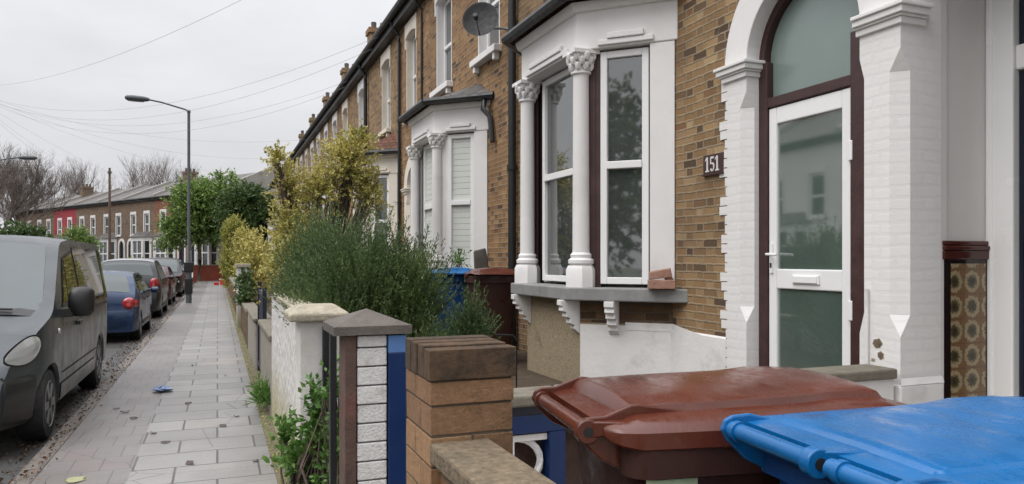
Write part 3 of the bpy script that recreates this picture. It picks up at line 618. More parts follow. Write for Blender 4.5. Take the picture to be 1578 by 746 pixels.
# ---- the house with the white door and number 151
h1 = thing('terrace_house', 'brown brick house with white arched doorway and white columned bay window beside the number plate', 'house', (3.75, 6.3, 0))
ZS = 3.09
w1 = [(5.95, .95), (7.75, .95), (4.08, .8)]
shell(h1, FA, 3.40, 9.35, 0., EAVE, [(3.43, 4.74, .3, ZS+.62)]+[(u-w/2, u+w/2, 4.66, 6.35) for u, w in w1]+[(5.66, 8.09, 1.36, 3.6)], 'stock_brick', over=.22)
for i, (u, w) in enumerate(w1): sash(h1, FA, u, w, 4.66, 6.25)
door_arch(h1, FA, 3.545, 4.62, .3, ZS, right_jamb=False)
front_door(h1, FA, 3.545, 4.62, .3, ZS, -.12, (3.735, 4.53))
bay(h1, FA, 5.63, 8.12, 0., .60, lower='pebble_render', full=True)
# apron details: brick band coloured dark for the shade below the sill and white painted foot on the near side
f1, L1 = FA.sub((5.63, 0), (6.23, .6))
m = MB(); m.fb(f1, -.02, L1+.004, .0, .006, 1.02, 1.215); m.build('apron_brick', 'stock_brick_dark', h1)
m = MB(); m.fb(f1, -.02, L1+.006, .0, .008, .3, 1.0); m.fb(f1, -.02, L1*.5, .0081, .012, .96, 1.03)
m.wall(FA, 4.87, 5.66, .3, .97, n=.012); m.quad(FA.p(4.87, .012, .97), FA.p(5.66, .012, .97), FA.p(5.66, .0, .985), FA.p(4.87, .0, .985))
m.add([FA.p(4.80, .0125, .9), FA.p(5.60, .0125, .97), FA.p(5.60, .0125, 1.03), FA.p(5.28, .0125, .985), FA.p(5.0, .0125, .95)], [(0, 1, 2, 3, 4)])
m.build('painted_plinth', 'render_white', h1)
# the pillar between the two doorways, chamfered on both corners, with its capital
p = MB()
for c0, c1, z0, z1 in ((0, 0, .3, 1.14), (0, .078, 1.14, 1.27), (.078, .078, 1.27, 2.72), (.078, 0, 2.72, 2.85), (0, 0, 2.85, 4.2)):
    p.loft([[(3.9, 3.545, z), (3.75+c*.45, 3.545, z), (3.75-.012, 3.545-c*.45, z), (3.75-.012, 3.245+c, z), (3.75-.012+c, 3.245, z), (4.07, 3.245, z), (4.07, 3.40, z), (3.9, 3.44, z)] for c, z in ((c0, z0), (c1, z1))])
po = p.build('door_pillar', 'painted_brick', h1)
m = MB()
for e, z0, z1 in ((.02, ZS-.10, ZS-.06), (.035, ZS-.06, ZS-.045), (.05, ZS-.045, ZS-.005), (.065, ZS-.005, ZS+.02)):
    m.box(3.738-e, 3.93, 3.245-e, 3.56, z0, z1)
m.build('impost', 'white_paint', po, bevel=.005)
m = MB(); m.box(3.715, 4.07, 3.222, 3.41, .3, .86); m.add([(3.715, 3.222, .86), (4.07, 3.222, .86), (4.07, 3.24, .90), (3.735, 3.24, .90)], [(0, 1, 2, 3)]); m.build('plinth', 'render_white', po, bevel=.01)
m = MB(); m.tube([(3.722, 3.475, .9), (3.722, 3.475, 1.42)], .011, 8); m.build('conduit', 'render_white', po, smooth=40)
m = MB(); rnd = random.Random(4)          # patch where the paint has come away from the corner
for cy, cz, ry, rz_ in ((3.41, 1.09, .036, .030), (3.385, 1.02, .026, .024), (3.44, .985, .016, .012)):
    pts = [(cy+ry*math.cos(t)*rnd.uniform(.75, 1.15), cz+rz_*math.sin(t)*rnd.uniform(.75, 1.15)) for t in [R(15*i) for i in range(24)]]
    k0 = len(m.v); m.add([(3.7352, cy, cz)]+[(3.7362, a, b) for a, b in pts], [(0, 1+q, 1+(q+1) % 24) for q in range(24)]); m.build('bare_patch', 'bare_masonry', po)

# ---- number 149: recessed porch with tiled side, white door frame
h0 = thing('terrace_house', 'white painted house front at the right edge with flower tiled porch', 'house', (3.75, 1.0, 0))
shell(h0, FA, -2.6, 3.395, 0., EAVE, [(2.05, 3.39, .2, 3.7)], 'painted_brick', inner=False, over=.22)
m = MB(); m.quad((4.071, 3.262, .2), (4.72, 3.262, .2), (4.72, 3.262, 3.7), (4.071, 3.262, 3.7)); m.quad((3.75, 2.05, .2), (4.72, 2.05, .2), (4.72, 2.05, 3.7), (3.75, 2.05, 3.7)); m.quad((3.75, 2.05, 3.699), (4.72, 2.05, 3.699), (4.72, 3.262, 3.699), (3.75, 3.262, 3.699)); m.quad((3.75, 2.05, .4), (4.72, 2.05, .4), (4.72, 3.262, .4), (3.75, 3.262, .4)); m.box(4.071, 4.12, 3.246, 3.30, .3, 3.69)
m.build('porch_wall', 'porch_paint', h0)
tiles()
TX0 = 4.095
def uvx(x): return x
td = MB(); td.box(TX0, TX0+.415, 3.244, 3.26, .3, 1.60); to = td.build('tile_dado', 'tile_dark', h0)
g = MB(); g.quad((TX0+.053, 3.2415, .3), (TX0+.357, 3.2415, .3), (TX0+.357, 3.2415, 1.575), (TX0+.053, 3.2415, 1.575)); g.build('flower_tiles', 'flower_tile', to, norm=False)
g = MB(); g.box(TX0-.012, TX0+.43, 3.232, 3.26, 1.60, 1.655); g.box(TX0-.012, TX0+.43, 3.225, 3.26, 1.655, 1.685); g.box(TX0-.015, TX0+.433, 3.235, 3.26, 1.685, 1.715); g.build('tile_moulding', 'tile_maroon', to, bevel=.008)
m = MB(); m.box(4.48, 4.56, 3.09, 3.261, .6, 3.69); m.box(4.50, 4.56, 2.05, 3.09, 2.75, 2.9); m.box(4.47, 4.56, 3.215, 3.2605, .6, 3.688); m.build('door_frame', 'upvc', h0, bevel=.012)
m = MB(); m.box(4.53, 4.58, 2.06, 3.085, .61, 2.745); m.box(4.53, 4.58, 2.06, 3.085, 2.9, 3.69); do = m.build('door', 'navy_gloss', h0)
m = MB(); m.box(4.515, 4.53, 2.2, 2.95, 1.7, 2.6); m.build('pane', 'glass', do)

# ---- next house: white bay with blinds
h2 = thing('terrace_house', 'brown brick house with white bay window and roller blinds behind its shrubs', 'house', (3.75, 12.5, 0))
W2 = [(10.45, .95), (12.8, .95), (15.2, .85)]
shell(h2, FA, 9.355, 16.2, 0., EAVE, [(14.60, 15.65, .3, ZS+.52)]+[(u-w/2, u+w/2, 4.66, 6.35) for u, w in W2]+[(10.56, 13.07, 1.36, 3.6)], 'stock_brick_warm')
for i, (u, w) in enumerate(W2): sash(h2, FA, u, w, 4.66, 6.25, cream=(i == 2))
door_arch(h2, FA, 14.70, 15.55, .3, ZS, cream=True, teeth=False)
front_door(h2, FA, 14.70, 15.55, .3, ZS, -.12, fm='upvc', lm='upvc')
bay(h2, FA, 10.53, 13.10, 0., .60, blind=True, posts='white_paint', roofm='slate', rr=.30, ridge=False)
# ---- third house: cream bay with brown tiles
h3 = thing('terrace_house', 'brown brick house with cream bay window under a brown tiled roof behind the yellow shrub', 'house', (3.75, 19, 0))
W3 = [(17.7, .95), (20.95, .9)]
shell(h3, FA, 16.205, 22.6, 0., EAVE, [(20.3, 21.4, .3, ZS+.53)]+[(u-w/2, u+w/2, 4.66, 6.35) for u, w in W3]+[(16.53, 18.97, 1.36, 3.6)], 'stock_brick')
for i, (u, w) in enumerate(W3): sash(h3, FA, u, w, 4.66, 6.25, cream=(i == 0))
door_arch(h3, FA, 20.4, 21.3, .3, ZS, cream=True, teeth=False); front_door(h3, FA, 20.4, 21.3, .3, ZS, -.12)
bay(h3, FA, 16.5, 19.0, 0., .60, mats=('cream_paint', 'upvc'), full=False, posts='cream_paint', roofm='roof_tile', ridge=False)
# ---- the rest of the row, mostly behind shrubs
WALLS = ['stock_brick_warm', 'stock_brick', 'stock_brick_warm', 'stock_brick', 'stock_brick']
LBL = ['brown brick house beyond the cream bay, partly behind the yellow shrub', 'brick house midway along the row with its windows above the yellow shrub', 'brick house far along the row above the clipped hedge', 'distant brick house of the row beside the dark green tree', 'last brick house of the row before the bend']
for i in range(5):
    a = 22.605+i*6.6; b = a+6.595
    hh = thing('terrace_house', LBL[i], 'house', (3.75, a+3.3, 0))
    ws = [(a+1.2, .95), (a+3.4, .95), (a+5.6, .85)]
    shell(hh, FA, a, b, 0., EAVE, [(a+5.1, a+6.2, .3, ZS+.53)]+[(u-w/2, u+w/2, 4.66, 6.35) for u, w in ws]+[(a+1.0, a+3.3, 1.36, 3.6)], WALLS[i], roofm='slate')
    for k, (u, w) in enumerate(ws): sash(hh, FA, u, w, 4.66, 6.25, cream=(k+i) % 3 == 0)
    door_arch(hh, FA, a+5.2, a+6.1, .3, ZS, cream=i % 2 == 0, teeth=False); front_door(hh, FA, a+5.2, a+6.1, .3, ZS, -.12)
    bay(hh, FA, a+.97, a+3.33, 0., .60, mats=('cream_paint' if i % 2 else 'white_paint', 'upvc'), full=False, posts='white_paint', ridge=False)
# downpipes
def pipe(name, house, y, z0, z1, r=.05, n=.08, swan=False):
    m = MB(); pts = [FA.p(y, n, z0), FA.p(y, n, z1-.5), FA.p(y, n, z1-.35), FA.p(y, .26, z1-.05)]
    m.tube(pts, r, 10); z = z0+.6
    while z < z1-.6: m.lathe([(r*1.3, 0), (r*1.3, .07)], (*FA.p(y, n, 0)[:2], z), 10); z += 1.8
    return m.build(name, 'black_plastic', house, smooth=40)
pipe('downpipe', h1, 9.30, .4, EAVE, .055); pipe('downpipe', h2, 16.1, .4, EAVE, .035, .05); pipe('downpipe', h3, 19.95, .4, EAVE, .05); pipe('soil_pipe', h2, 14.25, .4, EAVE, .022, .03)
m = MB(); m.tube([FA.p(10.35, .09, 3.98), FA.p(10.30, .14, 3.8), FA.p(10.22, .06, 3.68), FA.p(10.12, .06, 3.3)], .04, 8); m.build('bay_downpipe', 'black_plastic', h2, smooth=40)

# ------------------------------------------------------------------ the terrace beyond the bend and the one opposite
def small_house(fr, u0, w, label, wallm, z0, eave, trim='far_white', bayw=True, group=None, loc=None, dirn=1, roofm='slate', hip=2.2, door='navy_paint', chim=True):
    q = fr.p(u0+w/2, 0, z0); h = thing('terrace_house', label, 'house', q, group=group)
    u1 = u0+w-.005; wa = u0+w*.27; wb = u0+w*.73; zu = z0+3.35
    if dirn < 0: pass
    hs = [(wa-.42, wa+.42, zu, zu+1.75), (wb-.42, wb+.42, zu, zu+1.75)]
    da = u0+w*.74 if dirn > 0 else u0+w*.07; db = da+.9
    hs.append((da, db, z0+.2, z0+2.7))
    ba = u0+w*.10 if dirn > 0 else u0+w*.34; bb = ba+w*.54
    shell(h, fr, u0, u1, z0-.3, eave, hs, wallm, 8., hip, chim, roofm, True, .2, 2.6, chh=2.3, chm='far_brick', party=True)
    for a, b, c, d in hs[:2]:
        o = window(h, fr, a, b, c, d, -.05, 'upvc', 'glass_far', .08, trans=(c+d)/2, dep=.05)
        s = MB(); s.fb(fr, a-.1, b+.1, -.02, .08, c-.12, c); seg_arch(s, fr, a-.14, b+.14, d, .05, d+.30, -.05, .03); s.fb(fr, a-.14, a, .0, .028, c, d); s.fb(fr, b, b+.14, .0, .028, c, d); s.build('surround', trim, o)
    m = MB(); m.fb(fr, da, db, -.16, -.12, z0+.2, z0+2.3); m.build('door', door, h); m = MB(); m.fb(fr, da, db, -.16, -.12, z0+2.3, z0+2.72); m.build('fanlight', 'glass_far', h)
    m = MB(); arch_ring(m, fr, (da+db)/2, .42, .66, z0+2.4, -.05, .05, 12); m.fb(fr, da-.2, da, -.05, .045, z0, z0+2.45); m.fb(fr, db, db+.2, -.05, .045, z0, z0+2.45); m.build('door_arch', trim, h)
    if bayw:
        P_ = .6; zb = z0+.6; zt = z0+2.75; A, B, C, D = (ba, 0), (ba+P_*.8, P_), (bb-P_*.8, P_), (bb, 0)
        m = MB(); ol = lambda z, e=0.: [fr.p(ba-e, 0, z), fr.p(ba+P_*.8-e*.4, P_+e, z), fr.p(bb-P_*.8+e*.4, P_+e, z), fr.p(bb+e, 0, z)]
        m.loft([ol(z0-.3), ol(zb)]); m.loft([ol(zt), ol(zt+.35)]); m.loft([ol(zb, .08), ol(zb+.08, .08)])
        for P2 in (B, C): m.fb(fr, P2[0]-.12, P2[0]+.12, P2[1]-.16, P2[1]+.02, zb+.08, zt)
        for u in (A[0], D[0]): m.fb(fr, u-.1, u+.1, .0, .12, zb+.08, zt)
        b = m.build('bay_window', trim, h)
        g = MB(); g.loft([[fr.p(ba+.06, 0, z), fr.p(ba+P_*.8+.02, P_-.08, z), fr.p(bb-P_*.8-.02, P_-.08, z), fr.p(bb-.06, 0, z)] for z in (zb+.1, zt-.01)]); g.build('pane', 'glass_far', b)
        f = MB()
        for P1, P2 in ((A, B), (B, C), (C, D)):
            f2, L = fr.sub(P1, P2)
            for u in (.16, L-.16)+((L/2,) if P1 == B else ()): f2 and f.fb(f2, u-.05, u+.05, -.14, -.02, zb+.1, zt-.01)
            f.fb(f2, .1, L-.1, -.14, -.025, (zb+zt)/2-.05, (zb+zt)/2+.05)
        f.build('window', 'upvc', b)
        r = MB(); e = ol(zt+.36, .15); r.add(e+[fr.p(ba+.3, 0, zt+.85), fr.p(bb-.3, 0, zt+.85)], [(0, 1, 4), (1, 2, 5, 4), (2, 3, 5), (0, 1, 2, 3)]); r.build('bay_roof', 'slate', h)
    return h
dd = Vector((-.5, .87)).normalized(); FB = Fr((-1.7, 65), tuple(dd), (-dd.y, dd.x))
ends = [('far_brick', 'far_white', 'pale fronted far house half hidden by the green street tree'), ('far_white', 'far_white', 'cream painted far house just left of the green street tree'), ('far_brick_red', 'far_white', 'reddish brick far house behind the tall lamp post'), ('far_brick', 'far_white', 'brown brick far house behind the wooden telegraph pole'), ('far_brick', 'far_white', 'brown brick far house with white bay left of the telegraph pole'), ('far_brick', 'far_white', 'dark brick far house right of the red one'), ('red_house_paint', 'far_white', 'far house painted bright red with white windows'), ('far_brick', 'far_white', 'brown far house left of the red one'), ('far_brick', 'cream_paint', 'last far house on the left behind the bare tree')]
for i, (wm, tr, lb) in list(enumerate(ends))[1:]:
    small_house(FB, -9.6+5.4*i, 5.4, lb, wm, .45, 6.9, tr, True, 'houses beyond the bend', dirn=1 if i % 2 else -1, hip=1.7, chim=i in (2, 6))
    q = FB.p(-9.2+4.75*i, 0, 0)
FO = Fr((-15.0, 0), (0, 1), (1, 0))
for i in range(7):
    small_house(FO, -3.6+5.2*i, 5.2, ['red brick house across the road behind the evergreen street tree', 'brown brick house across the road, second from the evergreen', 'cream house across the road mirrored in the near bay light', 'pale rendered house across the road, nearest the camera', 'pale house across the road mirrored in the front door glass', 'second pale house across the road mirrored in the door glass', 'brick house across the road opposite the blinds'][i], ['far_brick_red', 'far_brick', 'cream_paint', 'far_white', 'cream_paint', 'far_white', 'far_brick'][i], 0., 6.5, 'far_white', True, 'houses across the road', dirn=-1 if i % 2 else 1)
# ------------------------------------------------------------------ boundary walls and gate piers
# brown brick pier beside the gateway, every brick laid
rnd = random.Random(11)
pr = thing('gate_pier', 'orange brown brick gate pier with dark weathered top courses beside the brown wheelie bin', 'gate pier', (.615, 1.97, 0))
X0, X1, Y0, Y1 = .505, .728, 1.84, 2.105
plain('mortar_dirty', srgb(88, 78, 64), .95, .25, 30., .5, 80.)
MB().box(X0+.003, X1-.003, Y0+.003, Y1-.003, 0, 1.365).build('mortar_core', 'mortar_dirty', pr)
def pier_bricks(zlo, zhi_list, name, m):
    b = MB()
    for k, (z0, z1) in enumerate(zhi_list):
        j = lambda: rnd.uniform(-.0015, .0015)
        if k % 2 == 0:
            cuts = [(X0, X1, Y0, Y0+.102), (X0, X0+.107, Y0+.109, Y1), (X0+.114, X1, Y0+.109, Y1)]
        else:
            cuts = [(X0, X0+.108, Y0, Y0+.156), (X0+.115, X1, Y0, Y0+.156), (X0, X1, Y0+.163, Y1)]
        for a, c, d, e in cuts: b.box(a+j(), c+j(), d+j(), e+j(), z0+.0035, z1-.0035)
    return b.build(name, m, pr, bevel=.0015, seg=1)
def weathered(name, stops, st):
    g = G(name); v = g.pos(); c = g.ramp(g.island(), stops); n = g.noise(v, 55., 8., .75); n2 = g.noise(v, 13., 8., .7)
    c = g.mix(g.mr(n, .35, .7, 0., .6), c, (.45, .45, .45), 'MULTIPLY'); c = g.mix(g.mr(n2, .46, .66, 0., st), c, srgb(52, 44, 34))
    M[name] = g.fin(c, .95, g.bump(g.ma('ADD', n, n2), 1., .012))
weathered('pier_brick', [(0., srgb(150, 116, 86)), (.4, srgb(178, 140, 102)), (.8, srgb(166, 127, 92)), (1., srgb(144, 112, 86))], .28)
weathered('pier_brick_top', [(0., srgb(72, 62, 52)), (.5, srgb(88, 72, 56)), (1., srgb(104, 80, 58))], 1.)
zs = []; z = 1.225
while z > .03: zs.append((z-.078, z)); z -= .078
pier_bricks(0, zs, 'brickwork', 'pier_brick')
b = MB(); b.box(X0-.006, X1+.004, Y0-.008, Y1+.003, 1.228, 1.278)
b = MB(); b.box(X0-.002, X1+.002, Y0-.003, Y0+.150, 1.2285, 1.286); b.box(X0-.001, X1+.002, Y0+.157, Y1+.001, 1.229, 1.286); b.build('brickwork', 'pier_brick', pr, bevel=.0015, seg=1)
b = MB()
y = Y0-.008
for w in (.063, .066, .064, .067): b.box(X0-.006+rnd.uniform(-.002, .002), X1+.006+rnd.uniform(-.003, .003), y, y+w-.006, 1.291, 1.375+rnd.uniform(-.006, .003)); y += w+.003
b.build('top_courses', 'pier_brick_top', pr, bevel=.002, seg=1)
lw = thing('garden_wall', 'low brown brick front wall with worn stone coping at the foot of the frame', 'wall', (.585, .4, 0))
MB().box(.53, .640, -1.6, 1.838, 0, 1.085).build('brickwork', 'wall_brick', lw)
m = MB(); y = -1.6
for L in (.9, .92, .90, .71): m.box(.497, .657, y+.002, y+L-.002, 1.086, 1.137+random.uniform(-.002, .002)); y += L
m.build('coping', 'coping_stone', lw, bevel=.008)
# white rusticated pier under a dark pyramid cap, a blue and a brown post at its sides
wp = thing('gate_pier', 'white painted rough block pier under a dark pyramid capstone', 'gate pier', (.59, 3.18, 0))
m = MB(); z = 0
while z < 1.25: m.box(.529+rnd.uniform(-.002, .002), .649, 3.05+rnd.uniform(-.003, .003), 3.31, z+.003, min(z+.0765, 1.29)-.002); z += .0775
m.build('blockwork', 'rustic_white' if 'rustic_white' in M else 'white_blockwork', wp, bevel=.004)
m = MB(); m.box(.43, .748, 3.02, 3.34, 1.295, 1.33); k = len(m.v); m.add([(.43, 3.02, 1.33), (.748, 3.02, 1.33), (.748, 3.34, 1.33), (.43, 3.34, 1.33), (.589, 3.18, 1.392)], [(0, 1, 4), (1, 2, 4), (2, 3, 4), (3, 0, 4)])
m.build('capstone', 'cap_stone_dark', wp)
bp = thing('gate_post', 'blue painted square gate post between the white block pier and the brown brick pier', 'post', (.69, 3.08, 0))
MB().box(.655, .728, 3.04, 3.11, 0, 1.215).build('post', 'blue_paint', bp, bevel=.003); MB().box(.654, .729, 3.039, 3.111, 1.2155, 1.288).build('post_top', 'blue_pale', bp, bevel=.003)  # upper end of the post is a paler blue than the rest
m = MB(); m.lathe([(.007, 0), (.007, .004)], (.69, 3.036, 1.1), 8)
wpz = one(MB().box(.478, .524, 3.045, 3.20, 0, 1.294), 'gate_post', 'wood_post', 'dark reddish brown timber post left of the white block pier', 'post', bevel=.004)
dp = one(MB().box(.500, .530, 3.62, 3.67, 0, 1.26), 'gate_post', 'black_paint', 'thin black metal post behind the brown timber post', 'post', bevel=.003)
# pale pier and white wall
ww = thing('garden_wall', 'white rough block garden wall stained green at its foot, in front of the rosemary', 'wall', (.57, 6.5, 0))
MB().box(.50, .64, 5.26, 7.75, 0, 1.225).build('blockwork', 'white_blockwork', ww)
m = MB(); y = 5.262
while y < 7.7: m.box(.485, .665, y, y+.405, 1.226, 1.275+rnd.uniform(-.004, .004)); y += .412
m.build('coping', 'cap_stone_pale', ww, bevel=.01)
wq = thing('gate_pier', 'pale rendered gate pier with chipped flat stone cap ending the white wall', 'gate pier', (.62, 5.12, 0))
MB().box(.495, .765, 5.0, 5.258, 0, 1.195).build('render', 'white_render_damp', wq, bevel=.01)
m = MB(); m.loft([[(.425, 4.93, 1.20), (.80, 4.93, 1.20), (.80, 5.33, 1.20), (.425, 5.33, 1.20)], [(.42, 4.925, 1.25), (.805, 4.925, 1.25), (.805, 5.335, 1.25), (.42, 5.335, 1.25)], [(.50, 5.02, 1.30), (.73, 5.02, 1.30), (.73, 5.24, 1.30), (.50, 5.24, 1.30)]]); m.build('capstone', 'cap_stone_pale', wq, bevel=.012)
one(MB().box(.636, .70, 4.945, 4.998, 0, 1.165), 'gate_post', 'black_paint', 'thick black gate post standing against the pale rendered pier', 'post', bevel=.004)
# dividing wall between the two front gardens
dw = thing('garden_wall', 'low dividing wall of blue frames and white pierced blocks under a grey coping', 'wall', (2.2, 3.33, .2))
m = MB(); x = .86
while x < 3.66: L = min(.72, 3.70-x); m.box(x+.003, x+L-.003, 3.225, 3.455, .905+rnd.uniform(-.003, .003), .965+rnd.uniform(-.003, .003)); x += .72
m.build('coping', 'mossy_coping', dw, bevel=.012)
MB().box(1.75, 3.69, 3.25, 3.43, .2, .904).build('rendered_block', 'render_white', dw)
m = MB(); m.box(.86, 1.75, 3.262, 3.36, .775, .86)
for x in (.86, 1.17, 1.48): m.box(x, x+.085, 3.258, 3.355, .2, .774)
m.build('frame', 'blue_paint', dw, bevel=.003)
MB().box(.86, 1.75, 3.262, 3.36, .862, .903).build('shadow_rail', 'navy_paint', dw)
m = MB()
for x0 in (.947, 1.257):
    for z0 in (.21, .49):
        w, h = .22, .275
        m.box(x0, x0+.05, 3.28, 3.34, z0, z0+h); m.box(x0+.05, x0+w, 3.28, 3.34, z0, z0+.035); m.box(x0+.05, x0+w, 3.281, 3.339, z0+h-.03, z0+h)
        arc = [(x0+.06+.135*math.cos(R(a)), 3.31, z0+.14+.115*math.sin(R(a))) for a in range(-80, 81, 16)]
        m.tube(arc, .018, 6)
m.build('pierced_blocks', 'white_paint', dw)
MB().box(.87, 1.74, 3.40, 3.42, .2, .77).build('backing', 'wood_post', dw)
# farther boundary pieces
fw = thing('garden_wall', 'low mossy stone wall with a worn top beyond the white wall', 'wall', (.62, 9.3, 0))
MB().box(.50, .72, 7.76, 9.85, 0, .78).build('wall_block', 'concrete', fw, bevel=.03); MB().box(.47, .75, 7.76, 9.9, .781, .85).build('coping', 'mossy_coping', fw, bevel=.02); MB().box(.50, .72, 11.25, 14.0, 0, .70).build('wall_block', 'concrete', fw, bevel=.03); MB().box(.47, .75, 11.2, 14.0, .701, .76).build('coping', 'mossy_coping', fw, bevel=.02)
ng = thing('garden_gate', 'dark navy metal garden gate between the low stone walls', 'gate', (.55, 10.5, 0))
m = MB(); m.box(.53, .58, 9.92, 9.98, 0, 1.24); m.box(.53, .58, 11.12, 11.18, 0, 1.28); m.box(.535, .575, 9.98, 11.12, 1.12, 1.18); m.box(.535, .575, 9.98, 11.12, .12, .18); m.build('gate_frame', 'navy_paint', ng)
m = MB(); y = 10.0
while y < 11.06: m.box(.545, .565, y, y+.085, .18, 1.12); y += .095
m.build('bars', 'navy_paint', ng)
m = MB(); m.box(.43, .62, 14.02, 14.3, 0, .5)
gp = thing('gate_pier', 'slim white rendered gate pier in front of the clipped hedge', 'gate pier', (.5, 18.6, 0))
MB().box(.42, .68, 18.4, 18.8, 0, 1.42).build('render', 'white_render_damp', gp, bevel=.01); MB().box(.38, .72, 18.35, 18.85, 1.421, 1.5).build('capstone', 'cap_stone_pale', gp, bevel=.01)
bw = thing('garden_wall', 'low brown brick wall beyond the slim white gate pier', 'wall', (.6, 30, 0))
MB().box(.50, .72, 18.9, 46, 0, .75).build('brickwork', 'stock_brick_dark', bw); MB().box(.47, .75, 18.9, 46, .751, .82).build('coping', 'mossy_coping', bw)
b2 = thing('garden_wall', 'low crumbling brick wall left of the dark navy gate', 'wall', (.6, 16, 0))
MB().box(.50, .70, 14.05, 18.3, 0, .62).build('brickwork', 'stock_brick_dark', b2); MB().box(.48, .73, 14.05, 18.3, .621, .68).build('coping', 'mossy_coping', b2)
rw = thing('garden_wall', 'low red brick wall under the street tree at the bend', 'wall', (.5, 60.9, 0))
MB().box(-1.7, 2.6, 60.8, 61.05, -.1, 1.15).build('brickwork', 'red_wall_brick', rw); MB().box(-1.75, 2.65, 60.76, 61.09, 1.151, 1.22).build('coping', 'cap_stone_pale', rw)
hr = one(MB().tube([(2.13, 5.3, .4), (2.13, 5.3, .98), (2.10, 5.3, 1.02), (1.96, 5.32, 1.03)], .007, 8), 'hand_rail', 'black_paint', 'thin black metal hoop beside the pebble rendered bay foot', 'rail', smooth=40)

# ------------------------------------------------------------------ wheelie bins
def rrect(x0, x1, hw, r, z, n=6, yo=0.):
    pts = []
    for cx, cy, a0 in ((x1-r, hw-r, 0), (x0+r, hw-r, 90), (x0+r, -hw+r, 180), (x1-r, -hw+r, 270)):
        for k in range(n+1): t = R(a0+90*k/n); pts.append((cx+r*math.cos(t), cy+r*math.sin(t)+yo, z))
    return pts
def wheelie_bin(loc, rot, label, body, lid, wy=1., bars=((-.245, .245),), bosses=(-.12, .12), sticker=False, group=None, hs=1., fin=True):
    t = thing('wheelie_bin', label, 'wheelie bin', loc, rot, group, local=True); Yw = lambda v: v*wy
    m = MB(); m.loft([rrect(.20, .60, .20*wy, .05, .05), rrect(.17, .62, .215*wy, .05, .10), rrect(.10, .715, .258*wy, .05, .93)])
    m.loft([rrect(.09, .725, .268*wy, .05, .90), rrect(.075, .745, .278*wy, .05, .905), rrect(.07, .75, .283*wy, .05, .985), rrect(.085, .735, .27*wy, .05, .99)])
    m.build('body', body, t, smooth=35)
    e0, e1 = min(b_[0] for b_ in bars), max(b_[1] for b_ in bars)
    for s in (e0, e1):     # cheeks that carry the handle bar
        c = MB(); c.prism([(.10, .90), (.03, .935), (-.012, .975), (-.026, 1.0), (-.018, 1.02), (.0, 1.028), (.04, 1.030)]+([(.10, 1.052), (.115, 1.053), (.25, 1.032), (.25, 1.0)] if fin else [(.09, 1.018), (.10, 1.0)]), lambda p, q, w: (p, s+w, q), -.006, .006); c.build('handle_cheek', lid, t, bevel=.004)
    rear = MB(); rear.prism([(.085, .93), (.055, .96), (.05, .985), (.085, .985)], lambda p, q, w: (p, w, q), e0+.01, e1-.01); rear.build('rear_ledge', body, t, bevel=.004)
    for a, b in bars: hb = MB(); hb.tube([(-.002, a, 1.0), (-.002, a+.02, 1.0), (-.002, b-.02, 1.0), (-.002, b, 1.0)], .0175, 16); hb.tube([(-.002, b-.035, 1.0), (-.002, b-.02, 1.0)], .0215, 16); hb.build('handle', lid, t, smooth=40)
    for y in bosses:
        k = MB(); k.tube([(-.002, y-.013, 1.0), (-.002, y+.013, 1.0)], .027, 20); k.hexa([(0, y-.012, .985), (.09, y-.03, 1.0), (.09, y+.03, 1.0), (0, y+.012, .985), (0, y-.012, 1.022), (.09, y-.03, 1.02), (.09, y+.03, 1.02), (0, y+.012, 1.022)]); ko = k.build('hinge', lid, t, smooth=40, bevel=.003)
        k = MB(); k.tube([(-.002, y-.0145, 1.0), (-.002, y+.0145, 1.0)], .011, 12); k.build('end_cap', 'black_plastic', ko, smooth=40)
    # lid: skirt, shoulder, side band and raised panel, swept from hinge to lip
    xs = [(.030, .232, .000, .016, 0), (.040, .250, .004, .026, 0), (.060, .268, .010, .034, 0), (.082, .276, .014, .038, 0), (.092, .278, .022, .040, .6), (.104, .280, .027, .042, 1.), (.112, .281, .0285, .042, 1.), (.20, .285, .032, .042, 1.), (.32, .288, .036, .042, 1.), (.44, .289, .038, .042, 1.), (.52, .290, .038, .042, 1.), (.545, .2905, .0378, .040, 1.), (.565, .291, .0375, .022, 1.), (.60, .292, .037, .010, 1.), (.65, .292, .035, .008, 1.), (.70, .292, .032, .007, 1.), (.722, .292, .030, .007, .9), (.735, .291, .024, .006, .3), (.75, .290, .018, .006, 0), (.80, .282, .010, .006, 0), (.835, .264, .004, .006, 0), (.848, .235, .0, .006, 0)]
    rings = []; z0 = 1.008
    for x, w, h, sk, q in xs:
        w *= wy; h *= hs; lift = 0. if x < .5 else .010*min(1, (x-.5)/.1); zb = z0+lift-max(0, x-.72)*.10; c = zb+.006+h*.45; st = .016*q*hs
        half = [(w-.006, zb-sk), (w, zb-sk), (w+.003, zb-sk+.004), (w+.001, zb-.004), (w-.005, zb+.002), (w-.014, zb+.006+h*.15), (w*.90, zb+.006+h*.38), (w*.82, c+h*.05), (w*.75, c+h*.16), (w*.74, c+h*.17), (w*.728, c+h*.18+st*.35), (w*.712, c+h*.20+st*.85), (w*.69, c+h*.22+st), (w*.40, c+h*.45+st*1.1), (0, c+h*.55+st*1.15)]
        rings.append([(x, -y, z) for y, z in half]+[(x, y, z) for y, z in half[-2::-1]])
    m = MB(); m.loft(rings, True, True); m.build('lid', lid, t, smooth=26)
    ax = MB(); ax.tube([(.14, -.27*wy, .10), (.14, .27*wy, .10)], .012, 8); ax.build('axle', 'black_plastic', t)
    for s in (-1, 1):
        w = MB(); w.tube([(.14, s*.235*wy, .10), (.14, s*.285*wy, .10)], .10, 20); wo = w.build('wheel', 'rubber', t, smooth=40)
        w = MB(); w.tube([(.14, s*.284*wy, .10), (.14, s*.289*wy, .10)], .06, 14); w.build('hub', 'black_plastic', wo, smooth=40)
